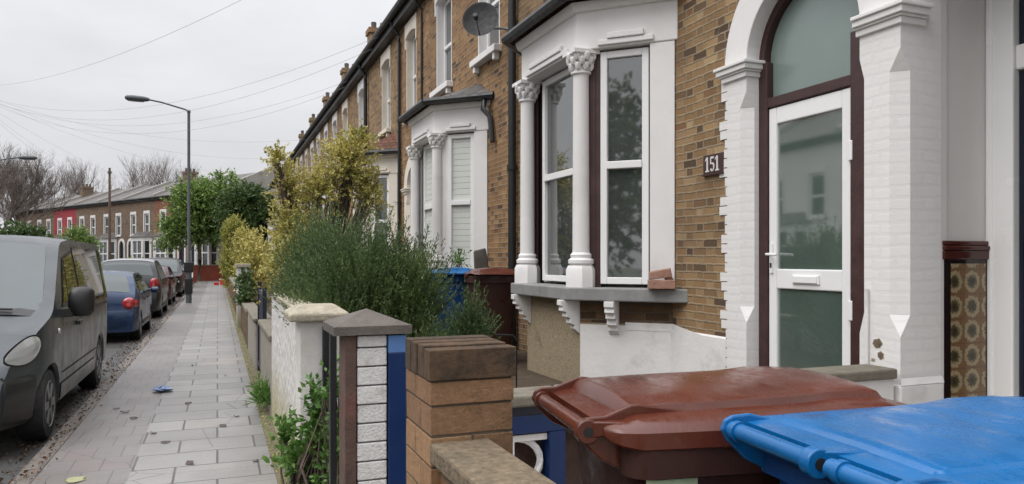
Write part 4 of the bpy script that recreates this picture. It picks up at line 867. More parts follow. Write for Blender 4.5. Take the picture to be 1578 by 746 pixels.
    if sticker:
        k = MB(); f = lambda x, y, z: (x, y*wy, z); k.quad(f(.1155, -.2625, .74), f(.235, -.2585, .74), f(.231, -.2660, .905), f(.1115, -.268, .905)); k.build('sticker', 'sticker_green', t)
    return t
wheelie_bin((.775, 1.64, .23), R(-9), 'wet brown wheelie bin with domed lid beside the brick gate pier', 'bin_brown_dark', 'bin_brown', .97, ((-.20, .19),), (-.204,), sticker=True)
wheelie_bin((.965, 1.035, .25), R(-6), 'wet bright blue wheelie bin nearest the camera at lower right', 'bin_blue_body', 'bin_blue', 1., ((-.01, .235), (-.235, -.07)), (-.03, -.238), hs=.40, fin=False)
wheelie_bin((2.62, 9.1, .43), R(-90), 'blue wheelie bin half hidden by the rosemary bush', 'bin_blue_body', 'bin_blue')
wheelie_bin((2.98, 8.62, .43), R(-94), 'brown wheelie bin behind the stone sill of the bay', 'bin_brown_dark', 'bin_brown')
# ------------------------------------------------------------------ small things on the house
np_ = thing('house_number', 'maroon plaque with the white number 151 on the brick wall', 'number plate', FA.p(5.02, 0, 2.37))
MB().fb(FA, 4.895, 5.155, .001, .018, 2.295, 2.455).build('plate', 'tile_maroon_flat' if 'tile_maroon_flat' in M else 'maroon_wood', np_, bevel=.003)
MB().fb(FA, 4.89, 5.16, .001, .03, 2.285, 2.295).build('ledge', 'maroon_wood', np_)
def digit(ch, uc):      # seen from the street: u falls from left to right
    m = MB(); n0, n1 = .018, .023; z0, z1 = 2.315, 2.435
    if ch == '1':
        m.fb(FA, uc-.008, uc+.008, n0, n1, z0+.012, z1); m.fb(FA, uc-.022, uc+.022, n0, n1, z0, z0+.012); m.add([FA.p(uc+.008, n1, z1), FA.p(uc+.026, n1, z1-.024), FA.p(uc+.026, n1, z1-.034), FA.p(uc+.008, n1, z1-.018)], [(0, 1, 2, 3)])
    else:
        m.fb(FA, uc-.024, uc+.020, n0, n1, z1-.016, z1); m.fb(FA, uc+.012, uc+.0225, n0, n1, z1-.06, z1-.0161)
        c = [(uc-.002, z0+.036)]; arc = []
        for k in range(17):
            a = R(118-k*17); arc.append((a,))
        rr = []
        for (a,) in arc:
            # bowl of the five, drawn clockwise as seen from the street
            ru, rz = .028, .036; x = uc+.002+ru*math.cos(a); zq = z0+.036+rz*math.sin(a); x2 = uc+.002+(ru-.012)*math.cos(a); z2 = z0+.036+(rz-.012)*math.sin(a)
            rr.append([FA.p(2*uc-x, n0, zq), FA.p(2*uc-x, n1, zq), FA.p(2*uc-x2, n1, z2), FA.p(2*uc-x2, n0, z2)])
        m.loft(rr)
    m.build('digit', 'far_white', np_)
digit('1', 5.095); digit('5', 5.032); digit('1', 4.965)
ds = thing('satellite_dish', 'dark grey satellite dish on a wall arm beside the black downpipe', 'satellite dish', (3.55, 9.45, 3.5))
c = Vector((3.34, 9.62, 4.86)); nd = Vector((-.45, -.80, .30)).normalized(); a = nd.cross(Vector((0, 0, 1))).normalized(); b = nd.cross(a)
m = MB(); rings = []
for r_, h_ in ((.001, .0), (.08, .006), (.16, .022), (.22, .045), (.245, .058), (.25, .058), (.245, .048), (.16, .008), (.001, -.012)):
    rings.append([tuple(c+a*r_*math.cos(2*math.pi*k/28)+b*r_*1.08*math.sin(2*math.pi*k/28)+nd*(h_-.02)) for k in range(28)])
m.loft(rings); m.build('dish', 'dish_grey', ds, smooth=50)
m = MB(); m.tube([c-nd*.04, c-nd*.12+Vector((.1, 0, -.02)), (3.70, 9.40, 4.72)], .016, 8); m.box(3.69, 3.75, 9.33, 9.47, 4.6, 4.84); m.build('bracket', 'galvanised', ds)
m = MB(); m.tube([c+b*.24, c+b*.20+nd*.34], .010, 6); p = c+b*.19+nd*.36; m.build('feed_arm', 'galvanised', ds)
m = MB(); m.tube([p-nd*.06, p+nd*.03], .03, 10); m.build('feed_horn', 'black_plastic', ds, smooth=40)
b1 = thing('brick', 'flat reddish brick lying on the grey bay sill', 'brick', (3.575, 5.535, 1.345), R(-28), local=True)
MB().box(-.115, .115, -.055, .055, .001, .078).build('brick_body', 'brick_red_loose', b1, bevel=.006)
b2_ = thing('brick', 'broken pinkish brick piece tilted on top of the flat brick', 'brick', (3.58, 5.54, 1.425), R(-20), local=True)
m = MB(); m.hexa([(-.112, -.05, .0), (.085, -.052, .022), (.10, .05, .028), (-.095, .052, .004), (-.118, -.046, .064), (.060, -.050, .098), (.088, .045, .104), (-.10, .045, .070)]); m.hexa([(.02, -.045, .0), (.10, -.04, .0), (.105, .03, .0), (.03, .045, .0), (.03, -.04, .014), (.09, -.035, .02), (.10, .03, .02), (.035, .04, .016)]); m.build('brick_body', 'brick_red_loose', b2_, bevel=.008)
sl = one(MB().hexa([(3.30, 9.75, 1.3), (3.52, 9.70, 1.3), (3.55, 9.80, 1.3), (3.33, 9.85, 1.3), (3.28, 9.75, 1.72), (3.44, 9.70, 1.76), (3.47, 9.80, 1.76), (3.31, 9.85, 1.72)]), 'stone_slab', 'cap_stone_dark', 'dark chipped stone slab leaning on the wall behind the brown bin', 'slab', bevel=.02)
MB().box(3.2, 3.7, 9.6, 10.0, .4, 1.3).build('plinth_block', 'stock_brick_dark', None) and None
o = bpy.data.objects['plinth_block']; o.parent = sl

# ------------------------------------------------------------------ street lamps, poles, wires
def street_lamp(loc, ax, label, H=7.05, sgn=-1):
    t = thing('street_lamp', label, 'street lamp', loc, local=True)
    m = MB(); m.lathe([(.10, 0), (.10, 1.45), (.085, 1.52), (.055, 1.6), (.05, H-.2), (.05, H)], (0, 0, 0), 14); m.build('post', 'lamp_grey', t, smooth=40)
    m = MB(); m.tube([(0, 0, H-.12), (0, 0, H), (sgn*.12, ax*.12, H+.06), (sgn*.9, ax*.9, H+.26), (sgn*1.35, ax*1.35, H+.33)], .03, 8); m.lathe([(.06, -.05), (.07, 0), (.03, .06)], (0, 0, H), 10); m.build('arm', 'lamp_grey', t, smooth=40)
    m = MB(); d = Vector((sgn, ax, .02)).normalized(); pd = Vector((-d.y, d.x, 0)).normalized(); p0 = Vector((sgn*1.30, ax*1.30, H+.33)); rings = []
    for s_, w_, h_ in ((0, .04, .04), (.05, .09, .07), (.2, .13, .10), (.55, .15, .11), (.74, .13, .09), (.80, .05, .04)):
        q = p0+d*s_; rings.append([tuple(q+pd*w_*math.cos(v)+Vector((0, 0, h_*math.sin(v)))) for v in [R(30*k) for k in range(12)]])
    m.loft(rings); m.build('lamp_head', 'lamp_grey', t, smooth=50)
    m = MB(); q = p0+d*.45; m.add([tuple(q+d*.28*math.cos(R(30*k))+pd*.11*math.sin(R(30*k))-Vector((0, 0, .106))) for k in range(12)], [tuple(range(12))]); m.build('lens', 'pale_plastic', t)
    return t
L1_ = street_lamp((-.98, 29.9, 0), .0, 'tall grey street lamp with sign boxes standing on the pavement kerb')
m = MB(); m.box(-.16, .16, -.14, .10, 1.15, 1.5); m.box(-.13, .13, -.13, .09, .35, .9); m.build('control_box', 'black_paint', L1_, bevel=.02)
street_lamp((-10.6, 44, 0), .0, 'street lamp head reaching in at the left edge of the frame', 6.4, 1)
tp = thing('telegraph_pole', 'brown wooden telegraph pole in front of the far terrace', 'pole', (-8.1, 68, 0), local=True)
MB().lathe([(.12, 0), (.085, 9.0)], (0, 0, 0), 10).build('pole', 'pole_wood', tp, smooth=40)
m = MB(); m.tube([(0, 0, 8.55), (0, 0, 8.72)], .16, 10); m.build('ring_head', 'lamp_grey', tp)
PT = Vector((-10.3, 38.0, 9.0))
tp2 = thing('telegraph_pole', 'wooden telegraph pole left of the frame where the wires meet', 'pole', (-10.3, 38, 0), local=True)
MB().lathe([(.15, 0), (.11, 9.1)], (0, 0, 0), 10).build('pole', 'pole_wood', tp2, smooth=40)
def wire(b, sag, label, a=PT):
    a = Vector(a); b = Vector(b); m = MB(); m.tube([a.lerp(b, k/24)-Vector((0, 0, sag*4*(k/24)*(1-k/24))) for k in range(25)], .0036, 5, False)
    return one(m, 'overhead_wire', 'wire_grey', label, 'wire', 'overhead telephone wires', smooth=40)
wire((3.45, 17.2, 6.75), 1.4, 'upper telephone wire of the pair rising to the gutter above the cream bay'); wire((3.45, 17.9, 6.65), 1.6, 'lower telephone wire of the pair rising to the gutter above the cream bay')
wire((3.45, 21.6, 6.7), 1.5, 'telephone wire reaching the gutter bracket beside the downpipe'); wire((3.45, 22.0, 6.62), 1.7, 'slacker telephone wire just under the one at the gutter bracket')
wire((3.5, 32, 6.6), .9, 'telephone wire to the far gutter, third lowest above the lamp'); wire((3.5, 38, 6.6), 1.0, 'telephone wire passing behind the lamp post arm'); wire((3.5, 46, 6.5), 1.0, 'lowest telephone wire on the right of the lamp post')
wire((-4.2, 72, 6.4), 1.2, 'telephone wire dropping towards the far terrace'); wire((-6.5, 74, 6.6), 1.1, 'telephone wire dropping towards the far brown houses'); wire((-.5, 63, 6.3), 1.1, 'telephone wire dropping to the house by the street tree')
wire((3.45, 9.2, 6.9), 1.0, 'single high telephone wire crossing the top left corner')
tub = thing('plastic_tub', 'red plastic tub with pale rim left on the far pavement', 'tub', (.42, 50, 0), local=True)
m = MB(); m.lathe([(.22, 0), (.25, .02), (.31, .36), (.30, .36), (.24, .03)], (0, 0, 0), 16); m.build('body', 'red_plastic', tub, smooth=40); m = MB(); m.lathe([(.315, .33), (.335, .35), (.335, .385), (.30, .385)], (0, 0, 0), 16); m.build('rim', 'pale_plastic', tub, smooth=40)
t2 = thing('plastic_crate', 'low red plastic crate beside the red tub', 'crate', (-.06, 50.3, 0), local=True)
m = MB(); m.box(-.14, .14, -.12, .12, 0, .13); m.box(-.15, .15, -.13, .13, .131, .16); m.build('body', 'red_plastic', t2, bevel=.02)

# ------------------------------------------------------------------ litter and leaves on the ground
def crumple(loc, s, label, m_, cat, name, seed, flat=.35, n=60):
    r = random.Random(seed); m = MB(); rings = []
    for i in range(7):
        ph = math.pi*i/6; rings.append([(loc[0]+s*math.sin(ph)*math.cos(t)*r.uniform(.45, 1.15), loc[1]+s*math.sin(ph)*math.sin(t)*r.uniform(.45, 1.15), loc[2]+.004+s*flat*(1-math.cos(ph))*r.uniform(.5, 1.)) for t in [2*math.pi*k/11 for k in range(11)]])
    m.loft(rings); return one(m, name, m_, label, cat)
crumple((-.62, 9.95, .0), .13, 'crumpled scrap of light blue plastic on the paving slabs', 'litter_blue', 'litter', 'plastic_scrap', 3, .30)
def leaf(x, y, rot, s, m_, label, grp=None):
    mb = MB(); o = []; 
    for t, w in ((0, .0), (.15, .2), (.4, .34), (.65, .26), (.85, .12), (1., .0)): o.append((t, w))
    c, sn = math.cos(rot), math.sin(rot); P_ = lambda a, b, z: (x+s*(a*c-b*sn), y+s*(a*sn+b*c), .006+z*s)
    vs = [P_(t-.5, 0, .06+.14*abs(t-.5)) for t, w in o]+[P_(t-.5, w, .16) for t, w in o]+[P_(t-.5, -w, .02) for t, w in o]; n = len(o)
    mb.add(vs, [(i, i+1, n+i+1, n+i) for i in range(n-1)]+[(i, 2*n+i, 2*n+i+1, i+1) for i in range(n-1)])
    return one(mb, 'fallen_leaf', m_, label, 'leaf', grp)
plain('leaf_pale', srgb(140, 140, 100), .5, .2, 40.); plain('leaf_brown', srgb(58, 44, 36), .5, .25, 40.)
leaf(-.95, 6.15, .2, .13, 'leaf_pale', 'pale yellow green fallen leaf on the old paving nearest the camera')
for x, y in ((-.72, 5.9), (-.42, 7.15), (-.55, 7.6), (-.78, 8.35), (-.90, 8.75), (.28, 6.25), (.05, 7.65), (-.2, 6.35), (.18, 8.1), (-.3, 9.0), (-1.0, 8.95), (-.35, 12.2), (.1, 11.)):
    leaf(x, y, random.uniform(0, 6), random.uniform(.06, .10), 'leaf_brown', 'small dark wet fallen leaf lying on the pavement slabs', 'dark fallen leaves')
# gutter litter: uncountable
n = 3600; yy = 4.5+np.random.rand(n)**1.5*34; xx = np.where(np.random.rand(n) < .55, -1.50-np.abs(np.random.normal(size=n))*.16, -1.33+np.random.normal(size=n)*.10)
zz = np.where(xx < -1.39, -.094, .008); base = np.stack([xx, yy, zz+np.random.rand(n)*.012], 1); dr = np.stack([np.random.normal(size=n), np.random.normal(size=n), np.random.rand(n)*.5], 1)
keep = np.random.rand(n) < np.where(xx > -1.24, .12, 1.)
tag(leaf_mesh('leaf_litter', base[keep], dr[keep], np.random.uniform(.015, .05, n)[keep], np.random.uniform(.012, .03, n)[keep], 'litter_leaf'), 'brown leaf litter lying along the gutter and kerb', 'leaf litter', kind='stuff')
n = 1500; base = np.stack([.40+np.random.rand(n)*.10, 4.5+np.random.rand(n)**1.6*30, .01+np.random.rand(n)*.02], 1); dr = np.stack([np.random.normal(size=n), np.random.normal(size=n), np.random.rand(n)*.9], 1)
tag(leaf_mesh('moss', base, dr, np.random.uniform(.01, .035, n), np.random.uniform(.006, .015, n), 'hedge_leaf'), 'moss and tiny weeds along the foot of the garden walls', 'moss', kind='stuff')
# ------------------------------------------------------------------ vehicles: swept bodies; local y runs from tail (0) to nose
class Body:
    def __init__(s, prof, Wd, belt, wheels, rw, clear=.22, tum=.22, taper=(.35, .12, .6, .22), nose_z=None):
        s.prof, s.W, s.belt, s.wheels, s.rw, s.cl, s.tum, s.tp = prof, Wd/2, belt, wheels, rw, clear, tum, taper; s.L = prof[-1][0]
    def zt(s, y): return float(np.interp(y, [p[0] for p in s.prof], [p[1] for p in s.prof]))
    def hw(s, y, z):
        a, ka, b, kb = s.tp; w = s.W
        if y < a: w *= 1-ka*(1-y/a)**2
        if y > s.L-b: w *= 1-kb*((y-s.L+b)/b)**2
        if z > s.belt: w -= (z-s.belt)*s.tum
        else: w -= .05*max(0, (s.belt-.35-z))**2*2
        return w
    def zb(s, y):
        z = s.cl
        for yw in s.wheels:
            r = s.rw*1.16
            if abs(y-yw) < r: z = max(z, s.rw+math.sqrt(r*r-(y-yw)**2)-.02)
        return z
    def top(s, x, y):
        """height of the upper skin at (x, y)"""
        zt = s.zt(y); w = s.hw(y, zt-.03); q = min(1, abs(x)/max(w, .01)); return zt-.05*q**4-.012*q*q
    def build(s, t, m):
        ys = sorted(set([p[0] for p in s.prof]+[yw+s.rw*1.16*k for yw in s.wheels for k in (-1.001, -.97, -.85, -.6, -.3, 0, .3, .6, .85, .97, 1.001)]+list(np.linspace(.0, s.L, 34)))); rings = []
        for y in ys:
            zt, zb = s.zt(y), s.zb(y); zb = min(zb, zt-.12); H = zt-zb; half = []
            for f in (0, .03, .12, .25, .4, .55, .68, .8, .89, .945): z = zb+H*f; half.append((s.hw(y, z)*(.97 if f == 0 else 1), z))
            zz = zt-.05; w = s.hw(y, zt-.06)
            if zz > half[-1][1]: half.append((w*.995, max(zz, half[-1][1]+.002)))
            else: half.append((w*.99, half[-1][1]+.002))
            for q in (.9, .7, .35): half.append((w*q, max(half[-1][1]-.0, min(zt, s.top(w*q, y)))))
            rings.append([(-x, y, z) for x, z in half]+[(0, y, zt)]+[(x, y, z) for x, z in half[::-1]])
        mb = MB(); mb.loft(rings, True, True); return mb.build('body', m, t, smooth=28)
    def side(s, mb, poly, off=.008, both=True, sub=6, sides=None):
        """panel on the flank given as (y, z) quad corners a,b,c,d, laid on the skin"""
        a, b, c, d = [Vector(p) for p in poly]
        for sg in (sides or (1, -1)):
            g = [[None]*(sub+1) for _ in range(sub+1)]; vs = []
            for i in range(sub+1):
                for j in range(sub+1):
                    p = a.lerp(b, i/sub).lerp(d.lerp(c, i/sub), j/sub); vs.append((sg*(s.hw(p.x, p.y)+off), p.x, p.y))
            mb.add(vs, [(i*(sub+1)+j, (i+1)*(sub+1)+j, (i+1)*(sub+1)+j+1, i*(sub+1)+j+1) for i in range(sub) for j in range(sub)])
    def panels(s, t, name, m, poly, off=.008, sub=6, **k):
        for sg in (1, -1):
            mb = MB(); s.side(mb, poly, off, True, sub, (sg,)); mb.build(name, m, t, smooth=40, **k)
    def deck(s, mb, y0, y1, k0, k1, off=.008, sub=8):
        """panel on the upper skin between y0 and y1, half widths as shares of the body"""
        vs = []
        for i in range(sub+1):
            y = y0+(y1-y0)*i/sub; k = k0+(k1-k0)*i/sub; w = s.hw(y, s.zt(y)-.05)*k
            for j in range(sub+1): x = w*(2*j/sub-1); vs.append((x, y, s.top(x, y)+off))
        mb.add(vs, [(i*(sub+1)+j, (i+1)*(sub+1)+j, (i+1)*(sub+1)+j+1, i*(sub+1)+j+1) for i in range(sub) for j in range(sub)])
def wheel(t, x, y, r, wd=.2, sg=1):
    m = MB(); prof = [(r*.62, 0), (r*.93, 0), (r, .03), (r, wd-.03), (r*.93, wd), (r*.62, wd)]
    m.loft([[(x-sg*h, y+q*math.cos(2*math.pi*k/26), r+q*math.sin(2*math.pi*k/26)) for k in range(26)] for q, h in [(p, h) for p, h in prof]], True, True); o = m.build('wheel', 'rubber', t, smooth=40)
    m = MB(); m.loft([[(x+sg*(h-.03), y+q*math.cos(2*math.pi*k/26), r+q*math.sin(2*math.pi*k/26)) for k in range(26)] for q, h in ((r*.66, .03), (r*.64, .036), (r*.60, .015), (r*.2, .0), (r*.16, .02), (.001, .022))], True, False)
    for k in range(6):
        a = 2*math.pi*k/6; c, sn = math.cos(a), math.sin(a); q0, q1 = r*.16, r*.6; w0 = r*.09
        pr_ = [(q0, -w0), (q1, -w0*1.4), (q1, w0*1.4), (q0, w0)]; m.prism(pr_, lambda p, q, tt: (x+sg*tt, y+p*c-q*sn, r+p*sn+q*c), -.03, .004)
    m.build('rim', 'galvanised', o, smooth=40)
    return o
def car(label, paint_, loc, rot, prof, Wd, belt, wheels, rw, glass, rear, wscreen, lamps, cat='car', group='cars parked along the kerb', name='parked_car', tum=.34, tail='tail_lamp'):
    t = thing(name, label, cat, loc, rot, group, local=True); B = Body(prof, Wd, belt, wheels, rw, tum=tum); B.build(t, paint_)
    for poly in glass: B.panels(t, 'side_window', 'car_glass', poly)
    m = MB(); B.deck(m, *rear); m.build('rear_window', 'screen_glass', t, smooth=40); m = MB(); B.deck(m, *wscreen); m.build('windscreen', 'screen_glass', t, smooth=40)
    for sg in (1, -1):
        for yw in wheels: wheel(t, sg*(B.hw(yw, .5)-.012), yw, rw, .2, sg)
    return t, B
def lens(B, t, y0, y1, z0, z1, name, m, sg, off=.012, wrap=True):
    """lamp wrapped round a rear or front corner"""
    mb = MB(); N, K = 10, 8; vs = []; yc, zc = (y0+y1)/2, (z0+z1)/2
    vs.append((sg*(B.hw(yc, zc)+off+.02), yc, zc))
    for k in range(20):
        a = 2*math.pi*k/20; y, z = yc+(y1-y0)/2*math.cos(a), zc+(z1-z0)/2*math.sin(a); vs.append((sg*(B.hw(max(y, 0.0), z)+off*.6), y, z))
    mb.add(vs, [(0, 1+k, 1+(k+1) % 20) for k in range(20)]); return mb.build(name, m, t, smooth=60)
RZ = -.1
# blue hatchback
hp = [(0., .58), (.015, .62), (.03, .80), (.05, .93), (.10, 1.02), (.30, 1.24), (.48, 1.38), (.62, 1.435), (1.2, 1.465), (1.9, 1.45), (2.2, 1.39), (2.95, .98), (3.4, .90), (3.72, .78), (3.84, .62), (3.88, .5)]
def details(t, B, rear_z, lamp_z, plate_z, paint_, roundlamp=False, bump=(.36, .66)):
    for sg in (1, -1):
        # rear lamps: a pod set into the corner
        m = MB(); x = sg*(B.hw(.06, lamp_z)-.11); rr = .125 if roundlamp else .10; hh = .125 if roundlamp else .17
        rings = []
        for q, h in ((1., .10), (1., .02), (.92, -.015), (.6, -.035), (.05, -.04)): rings.append([(x+rr*q*math.cos(v)+sg*.05*(h > .05), .03+h+.0, lamp_z+hh*q*math.sin(v)) for v in [R(18*k) for k in range(20)]])
        m.loft(rings); m.build('tail_light', 'tail_lamp', t, smooth=50)
        m = MB(); m.tube([(x, -.008, lamp_z-.02), (x, -.018, lamp_z-.02)], rr*.32, 12); m.build('reversing_lens', 'lens_pink', t)
        m = MB(); q = B.L-1.55; m.loft([[(sg*(B.hw(q, B.belt)+h), q+.1+.10*math.cos(v)*k, B.belt+.06+.075*math.sin(v)*k) for v in [R(36*j) for j in range(10)]] for h, k in ((-.02, .3), (.05, .4), (.08, 1.), (.20, .95), (.22, .5))]); m.build('mirror', paint_, t, smooth=50)
        m = MB(); q = B.L-.42; m.loft([[(sg*(B.W*.80+.12*k*math.cos(v))*.98, q+.06*math.cos(v)*0+h, .70+.08*k*math.sin(v)) for v in [R(30*j) for j in range(12)]] for h, k in ((-.05, 1.), (.30, .9), (.36, .3))]); m.build('headlight', 'lamp_clear', t, smooth=50)
    m = MB(); w = B.W*.93
    pl = [(-w, .10), (-w*.94, .02), (-w*.6, -.035), (0, -.055), (w*.6, -.035), (w*.94, .02), (w, .10), (w*.9, .13), (-w*.9, .13)]
    m.loft([[(x, y+e, z) for x, y in pl] for z, e in ((bump[0]-.08, .05), (bump[0], .0), (bump[1]-.06, .0), (bump[1], .025))]); m.build('bumper', paint_, t, smooth=40)
    m = MB(); m.box(-.26, .26, -.07, -.058, plate_z-.055, plate_z+.055); m.build('number_plate', 'plate_yellow', t)
    m = MB()
    for y in (B.wheels[0]+.62, B.wheels[0]+1.6):
        B.side(m, [(y-.006, .38), (y+.006, .38), (y+.006, B.belt-.03), (y-.006, B.belt-.03)], .004, True, 3)
    m.build('door_seam', 'seam_black', t)
    B.panels(t, 'sill_trim', 'black_plastic', [(B.wheels[0]+.45, .30), (B.wheels[1]-.42, .30), (B.wheels[1]-.42, .38), (B.wheels[0]+.45, .38)], .01, 4)
    m = MB()
    for sg in (1, -1):
        for y in (B.wheels[0]+.72, B.wheels[0]+1.45): m.hexa([(sg*(B.hw(y, .9)+a), y+b, B.belt-.10+c) for c in (0, .03) for a, b in ((.0, 0), (.03, 0), (.03, .17), (.0, .17))])
    m.build('door_handle', paint_, t)
plain('plate_yellow', srgb(214, 180, 50), .4, .03)
t, B = car('blue hatchback with a round red tail light parked just behind the grey van', 'paint_blue', (-2.34, 17.05, RZ), 0, hp, 1.66, .93, (.62, 3.08), .30, [[(.55, .98), (1.32, .98), (1.32, 1.36), (.72, 1.34)], [(1.40, .98), (2.62, .98), (2.22, 1.33), (1.40, 1.37)]], (.12, .50, .86, .80), (2.24, 2.92, .84, .92), None)
details(t, B, 1.0, .80, .72, 'paint_blue', True)
mp_ = [(0., .60), (.01, .66), (.03, .95), (.06, 1.10), (.14, 1.24), (.34, 1.58), (.46, 1.66), (.7, 1.70), (1.7, 1.73), (2.3, 1.66), (3.2, 1.12), (3.8, 1.02), (4.15, .88), (4.3, .68), (4.34, .5)]
t, B = car('dark people carrier with a pale roof and upright red tail lights behind the blue hatchback', 'paint_dark', (-2.40, 23.6, RZ), 0, mp_, 1.76, 1.06, (.78, 3.42), .32, [[(.5, 1.12), (1.25, 1.12), (1.25, 1.58), (.6, 1.55)], [(1.32, 1.12), (2.15, 1.12), (2.15, 1.60), (1.32, 1.60)], [(2.2, 1.12), (3.0, 1.12), (2.5, 1.52), (2.2, 1.60)]], (.15, .36, .86, .80), (2.34, 3.15, .86, .92), None)
details(t, B, 1.1, 1.0, .85, 'paint_dark')
m = MB(); B.deck(m, .5, 2.3, .96, .96, .012); m.build('roof_panel', 'paint_silver', t, smooth=40)
t, B = car('dark maroon hatchback third in the parked row by the kerb', 'paint_maroon', (-2.44, 30.2, RZ), 0, [(y*1.04, z*1.02) for y, z in hp], 1.70, .95, (.66, 3.2), .31, [[(.6, 1.0), (1.38, 1.0), (1.38, 1.39), (.76, 1.37)], [(1.46, 1.0), (2.7, 1.0), (2.3, 1.36), (1.46, 1.40)]], (.13, .52, .86, .80), (2.34, 3.02, .84, .92), None)
details(t, B, 1.0, .86, .72, 'paint_maroon')
sp = [(0., .55), (.04, .8), (.15, 1.0), (.5, 1.08), (.75, 1.12), (1.1, 1.5), (1.4, 1.74), (2.2, 1.80), (3.9, 1.78), (4.25, 1.6), (4.5, 1.15), (4.56, .8), (4.6, .55)]
t, B = car('black off-road car facing the camera beyond the maroon hatchback', 'paint_black', (-2.42, 41.2, RZ), R(180), [(4.6-y, z) for y, z in sp[::-1]], 1.85, 1.1, (.85, 3.65), .36, [[(.45, 1.16), (1.7, 1.16), (1.7, 1.66), (.6, 1.66)], [(1.76, 1.16), (3.5, 1.16), (3.1, 1.62), (1.76, 1.68)]], (.1, .36, .86, .80), (3.24, 3.82, .86, .92), None)
details(t, B, 1.1, 1.0, .85, 'paint_black')
t, B = car('small dark hatchback seen between the lamp post and the off-road car', 'paint_dark', (-2.4, 45.6, RZ), 0, hp, 1.66, .93, (.62, 3.08), .30, [[(.55, .98), (1.32, .98), (1.32, 1.36), (.72, 1.34)], [(1.40, .98), (2.62, .98), (2.22, 1.33), (1.40, 1.37)]], (.12, .50, .86, .80), (2.24, 2.92, .84, .92), None)
details(t, B, 1.0, .86, .72, 'paint_dark')
# grey van, nose towards the camera
vp = [(0., .60), (.012, .9), (.03, 1.55), (.07, 1.84), (.16, 1.93), (.4, 1.965), (2.4, 1.975), (2.85, 1.94), (3.0, 1.895), (3.9, 1.25), (4.0, 1.20), (4.3, 1.08), (4.55, .93), (4.68, .80), (4.75, .66), (4.78, .5)]
van = thing('parked_van', 'dusty dark grey panel van parked at the left with its nose to the camera', 'van', (-2.40, 12.15, RZ), R(180), local=True)
VB = Body(vp, 1.90, 1.16, (.86, 3.96), .335, .26, .17, (.3, .05, .95, .26)); VB.build(van, 'paint_grey')
m = MB(); VB.deck(m, 3.03, 3.93, .86, .90); m.build('windscreen', 'screen_glass', van, smooth=40)
m = MB(); VB.deck(m, 3.90, 4.02, .93, .93, .012); m.build('scuttle', 'black_plastic', van, smooth=40)
VB.panels(van, 'door_window_surround', 'black_plastic', [(2.42, 1.22), (3.46, 1.22), (3.02, 1.72), (2.42, 1.80)], .006, 6)
VB.panels(van, 'door_window', 'car_glass', [(2.47, 1.26), (3.10, 1.26), (2.98, 1.70), (2.47, 1.77)], .010, 6)
VB.panels(van, 'quarter_window', 'car_glass', [(3.14, 1.26), (3.40, 1.26), (3.03, 1.66), (3.02, 1.69)], .010, 6)
VB.panels(van, 'side_window', 'car_glass', [(.16, 1.17), (2.34, 1.17), (2.34, 1.84), (.16, 1.83)], .007, 10)
m = MB()
for y, za, zb_ in ((2.38, .40, 1.88), (1.32, .40, 1.16), (3.50, .62, 1.16)): VB.side(m, [(y-.007, za), (y+.007, za), (y+.007, zb_), (y-.007, zb_)], .005, True, 8)
VB.side(m, [(1.24, .56), (3.5, .56), (3.5, .572), (1.24, .572)], .005, True, 8)
m.build('panel_seam', 'seam_black', van)
VB.panels(van, 'slide_rail', 'black_plastic', [(.16, 1.09), (2.36, 1.09), (2.36, 1.12), (.16, 1.12)], .010, 8)
VB.panels(van, 'sill_panel', 'paint_grey', [(1.28, .30), (3.55, .30), (3.55, .46), (1.28, .46)], .012, 6)
for sg in (1, -1):
    for yw in VB.wheels: wheel(van, sg*(VB.hw(yw, .5)-.015), yw, .335, .22, sg)
    m = MB(); y0 = 3.42; x0 = VB.hw(y0, 1.2)   # tall twin mirror
    m.loft([[(sg*(x0+h), y0+dy+.085*k*math.cos(v), 1.27+.155*k*math.sin(v)) for v in [R(20*j) for j in range(18)]] for h, k, dy in ((.05, .45, .02), (.08, .95, .02), (.15, 1., .02), (.24, .96, .0), (.275, .7, -.02), (.28, .2, -.02))]); mi = m.build('mirror', 'black_plastic', van, smooth=60)
    m = MB(); m.hexa([(sg*(x0+a), y0+b, 1.12+c) for c in (0, .09) for a, b in ((-.02, -.05), (.10, -.04), (.10, .07), (-.02, .14))]); m.build('mirror_arm', 'black_plastic', mi, bevel=.01)
    # headlamp: swept back along the wing, in a dark surround
    def lamp_patch(grow, off, bulge):
        m = MB(); N, K = 16, 8; vs = []
        for i in range(N+1):
            q = i/N; y = 4.27-grow+(.47+grow*1.6)*q
            for j in range(K+1):
                e = math.sin(math.pi*q**.8)**.7 if 0 < q < 1 else 0.; zc = .935-.085*q; hh = grow*.8+.012+.098*e
                z = zc+hh*(2*j/K-1); vs.append((sg*(VB.hw(y, z)+off+bulge*e*math.sin(math.pi*j/K)), y, z))
        m.add(vs, [(i*(K+1)+j, (i+1)*(K+1)+j, (i+1)*(K+1)+j+1, i*(K+1)+j+1) for i in range(N) for j in range(K)]); return m
    lamp_patch(.018, .008, .0).build('headlight_surround', 'black_plastic', van, smooth=60)
    hl = lamp_patch(.0, .012, .022).build('headlight', 'lamp_clear', van, smooth=60)
    m = MB(); m.lathe([(.001, .0), (.03, .0), (.024, .012), (.001, .016)], (0, 0, 0), 10); q = (sg*(VB.hw(3.72, 1.0)+.004), 3.72, 1.0); m.v = [(q[0]+sg*z, q[1]+x, q[2]+y) for x, y, z in m.v]; m.build('side_repeater', 'lamp_clear', van)
    m = MB(); VB.side(m, [(3.42, .575), (3.44, .575), (3.44, .585), (3.42, .585)], .004)
    m = MB(); y = 2.52; m.hexa([(sg*(VB.hw(y, 1.0)+a), y+b, .98+c) for c in (0, .05) for a, b in ((.0, 0), (.035, .01), (.035, .19), (.0, .20))]); m.build('door_handle', 'black_plastic', van, bevel=.008)
